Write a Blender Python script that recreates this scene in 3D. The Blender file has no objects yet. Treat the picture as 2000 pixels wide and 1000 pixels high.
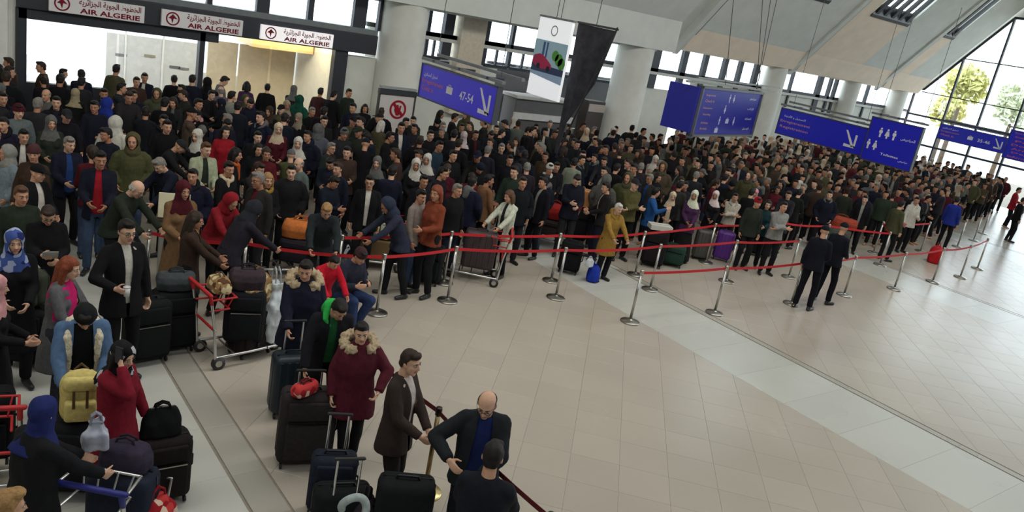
import bpy, bmesh, math, random
import numpy as np
from mathutils import Vector, Matrix, noise
random.seed(7)
RNG = random.Random(11)
SC = bpy.context.scene
COL = SC.collection
PI = math.pi

# ---------------------------------------------------------------- camera, sky, lights, exposure
# X runs along the hall, Y towards the back wall with the airline counters, Z is up (metres); the camera stands on a mezzanine.
CAM_H = 4.7707
CAM_F = 1559.54                      # focal length in pixels of a 2000 px wide frame
def _camera_axes():
    pitch, roll, th = 0.292145, 0.192356, 2.2597 - PI / 2
    F = np.array([0, math.cos(pitch), -math.sin(pitch)]); R = np.array([1.0, 0, 0]); U = np.cross(R, F)
    R2 = math.cos(roll) * R + math.sin(roll) * U
    U2 = -math.sin(roll) * R + math.cos(roll) * U
    M = np.array([[math.cos(th), math.sin(th), 0], [-math.sin(th), math.cos(th), 0], [0, 0, 1]])
    return M @ F, M @ R2, M @ U2
AF, AR, AU = _camera_axes()
cam = bpy.data.cameras.new('camera')
cam.sensor_width = 36.0
cam.lens = CAM_F / 2000 * 36.0
cam.clip_end = 400
cam_ob = bpy.data.objects.new('camera', cam)
COL.objects.link(cam_ob)
cam_ob.matrix_world = Matrix(((AR[0], AU[0], -AF[0], 0), (AR[1], AU[1], -AF[1], 0), (AR[2], AU[2], -AF[2], CAM_H), (0, 0, 0, 1)))
SC.camera = cam_ob

world = bpy.data.worlds.new('overcast_sky')
SC.world = world
world.use_nodes = True
wn = world.node_tree
wn.nodes['Background'].inputs['Color'].default_value = (0.86, 0.93, 1.0, 1)
wn.nodes['Background'].inputs['Strength'].default_value = 4.3

def area_light(name, loc, size, energy, color, rot=(0, 0, 0)):
    l = bpy.data.lights.new(name, 'AREA')
    l.shape = 'RECTANGLE'; l.size, l.size_y = size; l.energy = energy; l.color = color
    o = bpy.data.objects.new(name, l); COL.objects.link(o)
    o.location = loc; o.rotation_euler = rot
    return o
# added area lights under the closed ceiling, standing in for unseen roof skylights
area_light('ridge_fill', (11, 7.5, 10.7), (34, 2.6), 1800, (1.0, 0.97, 0.92), (0.5, 0, 0))
area_light('side_fill', (6, -3.0, 10.7), (28, 2.6), 700, (0.93, 0.96, 1.0), (0.25, 0, 0))
SC.view_settings.view_transform = 'Standard'
SC.view_settings.look = 'None'
SC.view_settings.exposure = 0.0
SC.view_settings.gamma = 1.0
SC.view_settings.use_curve_mapping = False

def ray(x, y):
    return AF + AR * (x - 1000) / CAM_F - AU * (y - 500) / CAM_F
def on_z(x, y, z=0.0):
    d = ray(x, y); t = (z - CAM_H) / d[2]
    return Vector((d[0] * t, d[1] * t, z))
def on_y(x, y, v):
    d = ray(x, y); t = v / d[1]
    return Vector((d[0] * t, v, CAM_H + d[2] * t))
def on_x(x, y, u):
    d = ray(x, y); t = u / d[0]
    return Vector((u, d[1] * t, CAM_H + d[2] * t))
def to_px(p):
    d = np.array([p[0], p[1], p[2] - CAM_H]); z = d @ AF
    return 1000 + CAM_F * (d @ AR) / z, 500 - CAM_F * (d @ AU) / z, z

# ---------------------------------------------------------------- materials
MATS = {}
def new_mat(name):
    m = bpy.data.materials.new(name); m.use_nodes = True
    MATS[name] = m
    return m, m.node_tree, m.node_tree.nodes['Principled BSDF']
def mat(name, color=None, rough=0.6, metal=0.0, noise_scale=30.0, noise_amt=0.12, bump=0.0, bump_scale=200.0, emit=None, emit_strength=0.0, spec=0.5, coord='Object'):
    """A principled material; color None takes the object's own colour."""
    m, t, b = new_mat(name)
    N, L = t.nodes, t.links
    tc = N.new('ShaderNodeTexCoord')
    nz = N.new('ShaderNodeTexNoise'); nz.inputs['Scale'].default_value = noise_scale; nz.inputs['Detail'].default_value = 4
    L.new(tc.outputs[coord], nz.inputs['Vector'])
    mr = N.new('ShaderNodeMapRange'); mr.inputs['From Min'].default_value = 0.3; mr.inputs['From Max'].default_value = 0.7
    mr.inputs['To Min'].default_value = 1 - noise_amt; mr.inputs['To Max'].default_value = 1 + noise_amt
    L.new(nz.outputs['Fac'], mr.inputs['Value'])
    mx = N.new('ShaderNodeVectorMath'); mx.operation = 'SCALE'
    if color is None:
        oi = N.new('ShaderNodeObjectInfo'); L.new(oi.outputs['Color'], mx.inputs[0])
    else:
        rgb = N.new('ShaderNodeRGB'); rgb.outputs[0].default_value = (*color, 1); L.new(rgb.outputs[0], mx.inputs[0])
    L.new(mr.outputs['Result'], mx.inputs['Scale'])
    L.new(mx.outputs['Vector'], b.inputs['Base Color'])
    b.inputs['Roughness'].default_value = rough; b.inputs['Metallic'].default_value = metal
    b.inputs['Specular IOR Level'].default_value = spec
    if bump:
        n2 = N.new('ShaderNodeTexNoise'); n2.inputs['Scale'].default_value = bump_scale
        L.new(tc.outputs[coord], n2.inputs['Vector'])
        bp = N.new('ShaderNodeBump'); bp.inputs['Strength'].default_value = bump; bp.inputs['Distance'].default_value = 0.01
        L.new(n2.outputs['Fac'], bp.inputs['Height']); L.new(bp.outputs['Normal'], b.inputs['Normal'])
    if emit:
        b.inputs['Emission Color'].default_value = (*emit, 1); b.inputs['Emission Strength'].default_value = emit_strength
    return m
def srgb(r, g, b):
    f = lambda c: (c / 255 / 12.92) if c / 255 <= 0.04045 else ((c / 255 + 0.055) / 1.055) ** 2.4
    return (f(r), f(g), f(b))

mat('cloth', None, 0.92, noise_scale=25, noise_amt=0.16, bump=0.25, bump_scale=260, spec=0.2)
mat('skin', None, 0.55, noise_scale=20, noise_amt=0.08, spec=0.3)
mat('hair', None, 0.6, noise_scale=60, noise_amt=0.3, bump=0.4, bump_scale=120, spec=0.3)
mat('plastic', None, 0.42, noise_scale=15, noise_amt=0.06, bump=0.08, bump_scale=300, spec=0.35)
mat('metal', None, 0.3, metal=1.0, noise_scale=8, noise_amt=0.06)
mat('paint', None, 0.5, noise_scale=6, noise_amt=0.05)
mat('print', None, 0.6, noise_scale=6, noise_amt=0.02, spec=0.2)
mat('eye_white', (0.42, 0.40, 0.38), 0.35)
mat('eye_dark', (0.015, 0.01, 0.008), 0.25)
mat('lips', (0.36, 0.13, 0.11), 0.5)
mat('brow', (0.02, 0.014, 0.01), 0.7)

# patterned fabrics: two colours of real print
def pattern_mat(name, c1, c2, kind='voronoi', scale=18.0, c3=None):
    m, t, b = new_mat(name)
    N, L = t.nodes, t.links
    tc = N.new('ShaderNodeTexCoord')
    if kind == 'stripe':
        tx = N.new('ShaderNodeTexWave'); tx.wave_type = 'BANDS'; tx.bands_direction = 'Z'
        tx.inputs['Scale'].default_value = scale; fac = tx.outputs['Fac']
    elif kind == 'check':
        tx = N.new('ShaderNodeTexChecker'); tx.inputs['Scale'].default_value = scale; fac = tx.outputs['Fac']
    else:
        tx = N.new('ShaderNodeTexVoronoi'); tx.inputs['Scale'].default_value = scale; fac = tx.outputs['Color']
    L.new(tc.outputs['Object'], tx.inputs['Vector'])
    cr = N.new('ShaderNodeValToRGB')
    cr.color_ramp.interpolation = 'CONSTANT' if kind != 'stripe' else 'LINEAR'
    e = cr.color_ramp.elements
    e[0].color = (*c1, 1); e[1].color = (*c2, 1); e[1].position = 0.5
    if c3:
        k = e.new(0.72); k.color = (*c3, 1)
    L.new(fac, cr.inputs['Fac']); L.new(cr.outputs['Color'], b.inputs['Base Color'])
    b.inputs['Roughness'].default_value = 0.9; b.inputs['Specular IOR Level'].default_value = 0.2
    return m
pattern_mat('print_blue_white', srgb(60, 80, 140), srgb(150, 160, 190), scale=14, c3=srgb(30, 38, 90))
pattern_mat('print_black_white', srgb(16, 16, 20), srgb(24, 24, 28), scale=16, c3=srgb(170, 170, 175))
pattern_mat('print_grey_flower', srgb(14, 14, 17), srgb(20, 20, 24), scale=30, c3=srgb(70, 70, 80))
pattern_mat('print_red_flower', srgb(150, 30, 38), srgb(190, 60, 60), scale=14, c3=srgb(215, 190, 170))
pattern_mat('print_stripe_blue', srgb(36, 46, 70), srgb(110, 120, 140), kind='stripe', scale=5)
pattern_mat('print_cream', srgb(150, 120, 80), srgb(205, 190, 150), scale=20, c3=srgb(90, 60, 40))
pattern_mat('print_bottle', srgb(16, 34, 44), srgb(30, 52, 66), kind='stripe', scale=6)

def glass_mat(name, tint, refl=0.08, rough=0.02):
    m, t, b = new_mat(name)
    N, L = t.nodes, t.links
    tr = N.new('ShaderNodeBsdfTransparent'); tr.inputs['Color'].default_value = (*tint, 1)
    gl = N.new('ShaderNodeBsdfGlossy'); gl.inputs['Roughness'].default_value = rough
    mx = N.new('ShaderNodeMixShader'); mx.inputs['Fac'].default_value = refl
    L.new(tr.outputs[0], mx.inputs[1]); L.new(gl.outputs[0], mx.inputs[2])
    L.new(mx.outputs[0], N['Material Output'].inputs['Surface'])
    return m
glass_mat('window_glass', (0.93, 0.96, 0.96))
glass_mat('shop_glass', (0.92, 0.94, 0.94), 0.06)

# ---------------------------------------------------------------- mesh soup: closed primitives gathered as plain lists
class Soup:
    def __init__(s): s.v, s.f, s.m = [], [], []
    def add(s, vs, fs, mi=0):
        k = len(s.v); s.v += [tuple(p) for p in vs]; s.f += [tuple(i + k for i in q) for q in fs]; s.m += [mi] * len(fs)
    def rings(s, rs, mi=0):
        """closed tube through rings of equal length"""
        n = len(rs[0]); vs = [p for r in rs for p in r]; fs = []
        for a in range(len(rs) - 1):
            for i in range(n):
                j = (i + 1) % n
                fs.append((a * n + i, a * n + j, (a + 1) * n + j, (a + 1) * n + i))
        fs.append(tuple(reversed(range(n)))); fs.append(tuple(range((len(rs) - 1) * n, len(rs) * n)))
        s.add(vs, fs, mi)
    def ell(s, c, r, M=None, n=12, k=8, mi=0):
        c = Vector(c); rs = []
        for a in range(k + 1):
            ph = -PI / 2 + PI * max(0.03, min(k - 0.03, a)) / k
            ring = []
            for i in range(n):
                th = 2 * PI * i / n
                p = Vector((r[0] * math.cos(ph) * math.cos(th), r[1] * math.cos(ph) * math.sin(th), r[2] * math.sin(ph)))
                ring.append(c + (M @ p if M else p))
            rs.append(ring)
        s.rings(rs, mi)
    def cap(s, p0, p1, r0, r1=None, n=10, mi=0, flat=(False, False)):
        p0, p1 = Vector(p0), Vector(p1); r1 = r0 if r1 is None else r1
        d = p1 - p0; L = d.length
        if L < 1e-6: return
        d = d / L
        a = d.orthogonal().normalized(); b = d.cross(a)
        prof = []
        if flat[0]: prof.append((0, r0))
        else: prof += [(-r0 * math.cos(q), max(r0 * math.sin(q), r0 * 0.05)) for q in (0.05, 0.5, 1.0)] + [(0, r0)]
        if flat[1]: prof.append((L, r1))
        else: prof += [(L, r1)] + [(L + r1 * math.cos(q), max(r1 * math.sin(q), r1 * 0.05)) for q in (1.0, 0.5, 0.05)]
        rs = []
        for t, r in prof:
            c = p0 + d * t
            rs.append([c + (a * math.cos(2 * PI * i / n) + b * math.sin(2 * PI * i / n)) * r for i in range(n)])
        s.rings(rs, mi)
    def tube(s, pts, r, n=8, mi=0):
        for a, b in zip(pts[:-1], pts[1:]): s.cap(a, b, r, r, n, mi)
    def box(s, c, size, M=None, mi=0, bev=0.0):
        c = Vector(c); x, y, z = size[0] / 2, size[1] / 2, size[2] / 2
        if bev > 0:
            bev = min(bev, x * 0.98, y * 0.98, z * 0.98)
            # rounded box: rings in the XY outline, rounded vertically too
            def outline(inset, zz):
                o = []; bx, by = x - inset, y - inset; rr = max(bev - inset, 0.001) if inset < bev else 0.001
                for (sx, sy, a0) in ((1, 1, 0), (-1, 1, PI / 2), (-1, -1, PI), (1, -1, 1.5 * PI)):
                    for q in (0, PI / 6, PI / 3, PI / 2):
                        o.append(Vector((sx * (bx - rr) + rr * math.cos(a0 + q), sy * (by - rr) + rr * math.sin(a0 + q), zz)))
                return o
            lev = [(bev, -z), (bev * 0.5, -z + bev * 0.134), (bev * 0.134, -z + bev * 0.5), (0, -z + bev), (0, z - bev), (bev * 0.134, z - bev * 0.5), (bev * 0.5, z - bev * 0.134), (bev, z)]
            rs = [[c + (M @ p if M else p) for p in outline(i, q)] for i, q in lev]
            s.rings(rs, mi); return
        vs = [Vector((sx * x, sy * y, sz * z)) for sz in (-1, 1) for sy in (-1, 1) for sx in (-1, 1)]
        vs = [c + (M @ p if M else p) for p in vs]
        s.add(vs, [(0, 2, 3, 1), (4, 5, 7, 6), (0, 1, 5, 4), (2, 6, 7, 3), (0, 4, 6, 2), (1, 3, 7, 5)], mi)
    def prism(s, poly, axis, t0, t1, mi=0):
        """poly of 2-D points extruded along axis 0/1/2 (the two other axes in order)"""
        def P(q, t):
            o = [0, 0, 0]; k = [i for i in range(3) if i != axis]
            o[k[0]], o[k[1]], o[axis] = q[0], q[1], t
            return tuple(o)
        n = len(poly)
        vs = [P(q, t0) for q in poly] + [P(q, t1) for q in poly]
        fs = [tuple(range(n)), tuple(range(2 * n - 1, n - 1, -1))] + [(i, i + n, (i + 1) % n + n, (i + 1) % n) for i in range(n)]
        s.add(vs, fs, mi)
    def lathe(s, prof, n=20, c=(0, 0, 0), mi=0):
        s.rings([[(c[0] + r * math.cos(2 * PI * i / n), c[1] + r * math.sin(2 * PI * i / n), c[2] + z) for i in range(n)] for r, z in prof], mi)
    def mesh(s, name, smooth=False, fix=True):
        me = bpy.data.meshes.new(name)
        me.from_pydata([tuple(p) for p in s.v], [], s.f)
        if any(s.m): me.polygons.foreach_set('material_index', s.m)
        if fix:
            bm = bmesh.new(); bm.from_mesh(me); bmesh.ops.recalc_face_normals(bm, faces=bm.faces); bm.to_mesh(me); bm.free()
        if smooth: me.polygons.foreach_set('use_smooth', [True] * len(me.polygons))
        return me

def remesh(soup, name, voxel, smooth=2, ratio=1.0):
    """one continuous skin around overlapping closed primitives"""
    me = soup.mesh(name + '_raw')
    o = bpy.data.objects.new('tmp_remesh', me); COL.objects.link(o)
    md = o.modifiers.new('r', 'REMESH'); md.mode = 'VOXEL'; md.voxel_size = voxel
    if smooth:
        sm = o.modifiers.new('s', 'SMOOTH'); sm.factor = 0.5; sm.iterations = smooth
    if ratio < 1:
        dc = o.modifiers.new('d', 'DECIMATE'); dc.ratio = ratio
    dg = bpy.context.evaluated_depsgraph_get()
    out = bpy.data.meshes.new_from_object(o.evaluated_get(dg))
    bpy.data.objects.remove(o); bpy.data.meshes.remove(me)
    out.name = name
    out.polygons.foreach_set('use_smooth', [True] * len(out.polygons))
    return out
def wrinkle(me, amp, freq, seed=0.0):
    n = len(me.vertices)
    co = np.empty(n * 3, np.float32); me.vertices.foreach_get('co', co)
    no = np.empty(n * 3, np.float32); me.vertices.foreach_get('normal', no)
    co = co.reshape(-1, 3); no = no.reshape(-1, 3)
    q = np.array([noise.noise((p[0] * freq + seed, p[1] * freq, p[2] * freq * 0.6)) for p in co.tolist()], np.float32)
    co += no * (q * amp)[:, None]
    me.vertices.foreach_set('co', co.ravel()); me.update()
def cut(me, keep):
    """drop the faces whose centre fails keep(c)"""
    bm = bmesh.new(); bm.from_mesh(me)
    dead = [f for f in bm.faces if not keep(f.calc_center_median())]
    bmesh.ops.delete(bm, geom=dead, context='FACES')
    for it in range(4):                                             # even out the cut edge
        new = {}
        for v in bm.verts:
            es = [e for e in v.link_edges if len(e.link_faces) == 1]
            if len(es) == 2: new[v] = v.co * 0.5 + (es[0].other_vert(v).co + es[1].other_vert(v).co) * 0.25
        for v, c in new.items(): v.co = c
    bm.to_mesh(me); bm.free()
def join_soup(me, soup):
    """append small closed pieces (eyes, lips ...) to a mesh"""
    bm = bmesh.new(); bm.from_mesh(me)
    vs = [bm.verts.new(p) for p in soup.v]
    for f, mi in zip(soup.f, soup.m):
        q = bm.faces.new([vs[i] for i in f]); q.material_index = mi; q.smooth = True
    bm.to_mesh(me); bm.free()

# ---------------------------------------------------------------- objects
def ob(name, me, color=None, parent=None, mats=None, loc=None, rot=None, M=None):
    if isinstance(me, Soup): me = me.mesh(name)
    if mats:
        if isinstance(mats, str): mats = [mats]
        if not me.materials:
            for q in mats: me.materials.append(MATS[q])
    o = bpy.data.objects.new(name, me); COL.objects.link(o)
    if color: o.color = (*color, 1)
    if parent: o.parent = parent
    if loc: o.location = loc
    if rot: o.rotation_euler = rot
    if M is not None: o.matrix_local = M
    return o
def tag(o, label, cat, group=None):
    o['label'] = label; o['category'] = cat
    if group: o['group'] = group
    return o
def thing(name, label, cat, loc=(0, 0, 0), rz=0.0, group=None):
    o = bpy.data.objects.new(name, None); COL.objects.link(o); o.empty_display_size = 0.1
    o.location = loc; o.rotation_euler = (0, 0, rz)
    return tag(o, label, cat, group)
def structure(name, me, mats, color=None, parent=None, M=None):
    o = ob(name, me, color, parent, mats, M=M)
    if not parent: o['kind'] = 'structure'
    return o
def copy_tree(o, parent=None):
    c = o.copy(); COL.objects.link(c)
    if parent: c.parent = parent
    for ch in o.children: copy_tree(ch, c)
    return c
ORD = ['first', 'second', 'third', 'fourth', 'fifth', 'sixth', 'seventh', 'eighth', 'ninth', 'tenth', 'eleventh', 'twelfth', 'thirteenth',
       'fourteenth', 'fifteenth', 'sixteenth', 'seventeenth', 'eighteenth', 'nineteenth', 'twentieth']
def ordinal(i):
    if i < 20: return ORD[i]
    tens = ['', '', 'twenty', 'thirty', 'forty', 'fifty', 'sixty'][(i + 1) // 10]
    return tens[:-1] + 'ieth' if (i + 1) % 10 == 0 else tens + '-' + ORD[(i + 1) % 10 - 1]
# ---------------------------------------------------------------- people
def Rx(a): return Matrix.Rotation(a, 3, 'X')
def Ry(a): return Matrix.Rotation(a, 3, 'Y')
def Rz(a): return Matrix.Rotation(a, 3, 'Z')
PELVIS = Vector((0, 0, 0.96))
def two_bone(a, c, l1, l2, pole):
    """middle joint between a and c, bending towards pole; the end is pulled in when out of reach"""
    d = c - a; L = d.length
    if L > (l1 + l2) * 0.995: c = a + d * ((l1 + l2) * 0.995 / L); d = c - a; L = d.length
    L = max(L, abs(l1 - l2) + 0.02)
    n = d.normalized(); x = (l1 * l1 - l2 * l2 + L * L) / (2 * L); h = math.sqrt(max(l1 * l1 - x * x, 0))
    p = pole - n * pole.dot(n)
    p = p.normalized() if p.length > 1e-4 else n.orthogonal().normalized()
    return a + n * x + p * h, c
class Pose:
    """joints of a figure 1.74 m tall that faces +Y; its right hand is at +X"""
    def __init__(s, lean=0.0, side=0.0, twist=0.0, head=(0.0, 0.0, 0.0), R=None, L=None, feet=None, pelvis=None, curl=0.7, female=False,
                 polR=None, polL=None, palmR=None, palmL=None, knees=None):
        s.female = female; s.curl = curl
        s.pel = Vector(pelvis) if pelvis else PELVIS.copy()
        s.T = Rz(twist) @ Ry(side) @ Rx(-lean)
        up = s.up
        sw = 0.165 if female else 0.185
        s.sh = [up((q * sw, -0.01, 1.42)) for q in (1, -1)]
        s.neck = up((0, -0.015, 1.46))
        s.H = Rz(twist * 0.6) @ Rx(-lean * 0.55) @ Rz(head[0]) @ Rx(-head[1]) @ Ry(head[2])
        s.headc = up((0, 0.0, 1.515)) + s.H @ Vector((0, 0.025, 0.115))
        tR = Vector(R) if R else Vector((0.25, 0.05, 0.84)); tL = Vector(L) if L else Vector((-0.25, 0.05, 0.84))
        if not R: tR = up((0.25, 0.05, 0.84))
        if not L: tL = up((-0.25, 0.05, 0.84))
        pR = Vector(polR) if polR else Vector((0.5, -1.0, -0.35)); pL = Vector(polL) if polL else Vector((-0.5, -1.0, -0.35))
        s.el, s.wr = [None, None], [None, None]
        for i, (t, p) in enumerate(((tR, pR), (tL, pL))):
            s.el[i], s.wr[i] = two_bone(s.sh[i], t, 0.285, 0.255, p)
        s.palm = [Vector(palmR) if palmR else Vector((-1, 0.25, 0)), Vector(palmL) if palmL else Vector((1, 0.25, 0))]
        s.hip = [s.pel + Vector((q * 0.092, 0, -0.03)) for q in (1, -1)]
        ft = feet or ((0.11, 0.03), (-0.11, -0.02))
        s.ank, s.kn, s.toe = [], [], []
        for i, q in enumerate((1, -1)):
            x, y = ft[i][0], ft[i][1]; z = ft[i][2] if len(ft[i]) > 2 else 0.0
            a = Vector((x, y, 0.085 + z))
            pole = Vector(knees[i]) if knees else Vector((q * 0.15, 1, 0))
            k, a = two_bone(s.hip[i], a, 0.43, 0.425, pole)
            s.kn.append(k); s.ank.append(a)
            s.toe.append(Vector((q * 0.045, 0.15, -0.055)))
    def up(s, p):
        p = Vector(p); return s.pel + s.T @ (p - PELVIS)
    def ring_at(s, z, rx, ry, y=0.0, n=18, blend=(0.86, 1.08)):
        """a ring of the trunk; below the pelvis it hangs straight, above it follows the lean"""
        t = min(max((z - blend[0]) / (blend[1] - blend[0]), 0), 1)
        out = []
        for i in range(n):
            a = 2 * PI * i / n
            cx, cy = math.cos(a), math.sin(a)
            p = Vector((rx * math.copysign(abs(cx) ** 0.85, cx), ry * math.copysign(abs(cy) ** 0.85, cy) + y, z))
            out.append((s.pel + (p - PELVIS)).lerp(s.up(p), t))
        return out
    def flat_back(s, c):
        """undo the lean for a point of the trunk"""
        return s.T.inverted() @ (c - s.pel) + PELVIS

def face_detail(sp, H, c, female=False, hi=True):
    q = lambda x, y, z: c + H @ Vector((x, y, z))
    for sx in (1, -1):
        sp.ell(q(sx * 0.032, 0.0795, 0.008), (0.0135, 0.010, 0.0085), H, 8, 5, 1)
        sp.ell(q(sx * 0.032, 0.0865, 0.008), (0.0068, 0.005, 0.0072), H, 8, 5, 2)
        sp.cap(q(sx * 0.016, 0.0915, 0.027), q(sx * 0.047, 0.0815, 0.029), 0.0034 if female else 0.0044, 0.0026, 6, 4)
    sp.cap(q(-0.019, 0.0855, -0.060), q(0.019, 0.0855, -0.060), 0.0065, 0.0065, 6, 3)
    sp.cap(q(-0.006, 0.0905, -0.060), q(0.006, 0.0905, -0.060), 0.0065, 0.0065, 6, 3)
def head_soup(sp, H, c):
    q = lambda x, y, z: c + H @ Vector((x, y, z))
    sp.ell(q(0, -0.008, 0.028), (0.074, 0.092, 0.090), H, 18, 12)
    sp.ell(q(0, 0.022, -0.028), (0.062, 0.066, 0.088), H, 18, 12)
    sp.ell(q(0, 0.058, -0.092), (0.030, 0.026, 0.024), H, 12, 8)
    for sx in (1, -1):
        sp.ell(q(sx * 0.036, 0.050, -0.022), (0.024, 0.028, 0.026), H, 10, 8)
        sp.ell(q(sx * 0.073, -0.004, -0.008), (0.010, 0.019, 0.030), H @ Rz(sx * 0.35), 8, 8)
        sp.cap(q(sx * 0.012, 0.080, 0.026), q(sx * 0.045, 0.070, 0.024), 0.012, 0.010, 8)
        sp.cap(q(sx * 0.006, 0.098, -0.030), q(sx * 0.012, 0.092, -0.031), 0.010, 0.009, 8)
    sp.cap(q(0, 0.082, 0.018), q(0, 0.106, -0.026), 0.010, 0.0125, 8)
def hand_soup(sp, w, d, n, curl, q, r=1.0):
    """palm and five separate fingers from wrist w along d, palm facing n; q = +1 right, -1 left"""
    d = d.normalized(); n = (n - d * n.dot(d))
    n = n.normalized() if n.length > 1e-3 else d.orthogonal().normalized()
    s = d.cross(n) * q                                            # towards the thumb
    P = lambda a, b, c: w + d * a + s * b + n * c
    for k, b in enumerate((0.030, 0.010, -0.010, -0.028)):
        sp.cap(P(0.012, b * 0.55, 0), P(0.082 - 0.004 * abs(k - 1), b, 0.004), 0.0145 * r, 0.0125 * r, 8)
    for k, (b, L) in enumerate(((0.031, 0.072), (0.0105, 0.082), (-0.010, 0.076), (-0.030, 0.058))):
        p = P(0.082 - 0.004 * abs(k - 1), b, 0.004); a = curl * (0.45 + 0.1 * k); sp_b = b * 0.35
        for j, seg in enumerate((0.44, 0.31, 0.25)):
            dd = (d * math.cos(a) + n * math.sin(a) + s * sp_b * 4 * (1 if j == 0 else 0.3)).normalized()
            e = p + dd * (L * seg)
            sp.cap(p, e, (0.0098 - 0.0009 * j) * r, (0.0092 - 0.0009 * j) * r, 8); p = e; a += curl * 0.75
    t = P(0.022, 0.030, 0.006); e = t + (d * 0.55 + s * 0.75 + n * 0.3).normalized() * 0.042
    sp.cap(t, e, 0.014 * r, 0.011 * r, 8)
    e2 = e + (d * 0.85 + s * 0.30 + n * (0.35 + 0.3 * curl)).normalized() * 0.034
    sp.cap(e, e2, 0.0108 * r, 0.009 * r, 8)

def build_body(p, name, voxel=0.0105, ratio=0.6, fat=1.0):
    sp = Soup(); fe = p.female
    w = 0.93 if fe else 1.0
    sp.rings([p.ring_at(z, rx * w * fat, ry * fat, y) for z, rx, ry, y in ((0.84, 0.09, 0.08, -0.005), (0.88, 0.15, 0.10, -0.01), (0.95, 0.165, 0.112, -0.012), (1.06, 0.140, 0.098, 0), (1.18, 0.148, 0.100, 0.005),
              (1.28, 0.162, 0.108, 0.008), (1.38, 0.165, 0.095, 0), (1.44, 0.11, 0.07, -0.008), (1.475, 0.055, 0.052, -0.012))])
    if fe:
        for q in (1, -1): sp.ell(p.up((q * 0.072, 0.085, 1.26)), (0.058, 0.05, 0.055))
    sp.cap(p.neck, p.headc + p.H @ Vector((0, -0.018, -0.05)), 0.057 * w, 0.052 * w, 12)
    head_soup(sp, p.H, p.headc)
    for i, q in enumerate((1, -1)):
        sp.cap(p.sh[i] + (p.up((0, -0.01, 1.36)) - p.sh[i]) * 0.12, p.el[i], 0.050 * w, 0.040 * w); sp.cap(p.el[i], p.wr[i], 0.041 * w, 0.026 * w)
        d = p.wr[i] - p.el[i]
        hand_soup(sp, p.wr[i], d, p.palm[i], p.curl, q, 0.98 if not fe else 0.9)
        sp.cap(p.hip[i], p.kn[i], 0.085, 0.055); sp.cap(p.kn[i], p.kn[i].lerp(p.ank[i], 0.35), 0.054, 0.055); sp.cap(p.kn[i].lerp(p.ank[i], 0.35), p.ank[i], 0.055, 0.036)
        a = p.ank[i]
        sp.cap(a + Vector((0, -0.035, -0.045)), a + p.toe[i], 0.036, 0.026)
    me = remesh(sp, name, voxel, 1, ratio)
    d = Soup(); face_detail(d, p.H, p.headc, fe); join_soup(me, d)
    for q in ('skin', 'eye_white', 'eye_dark', 'lips', 'brow'): me.materials.append(MATS[q])
    return me
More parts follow.
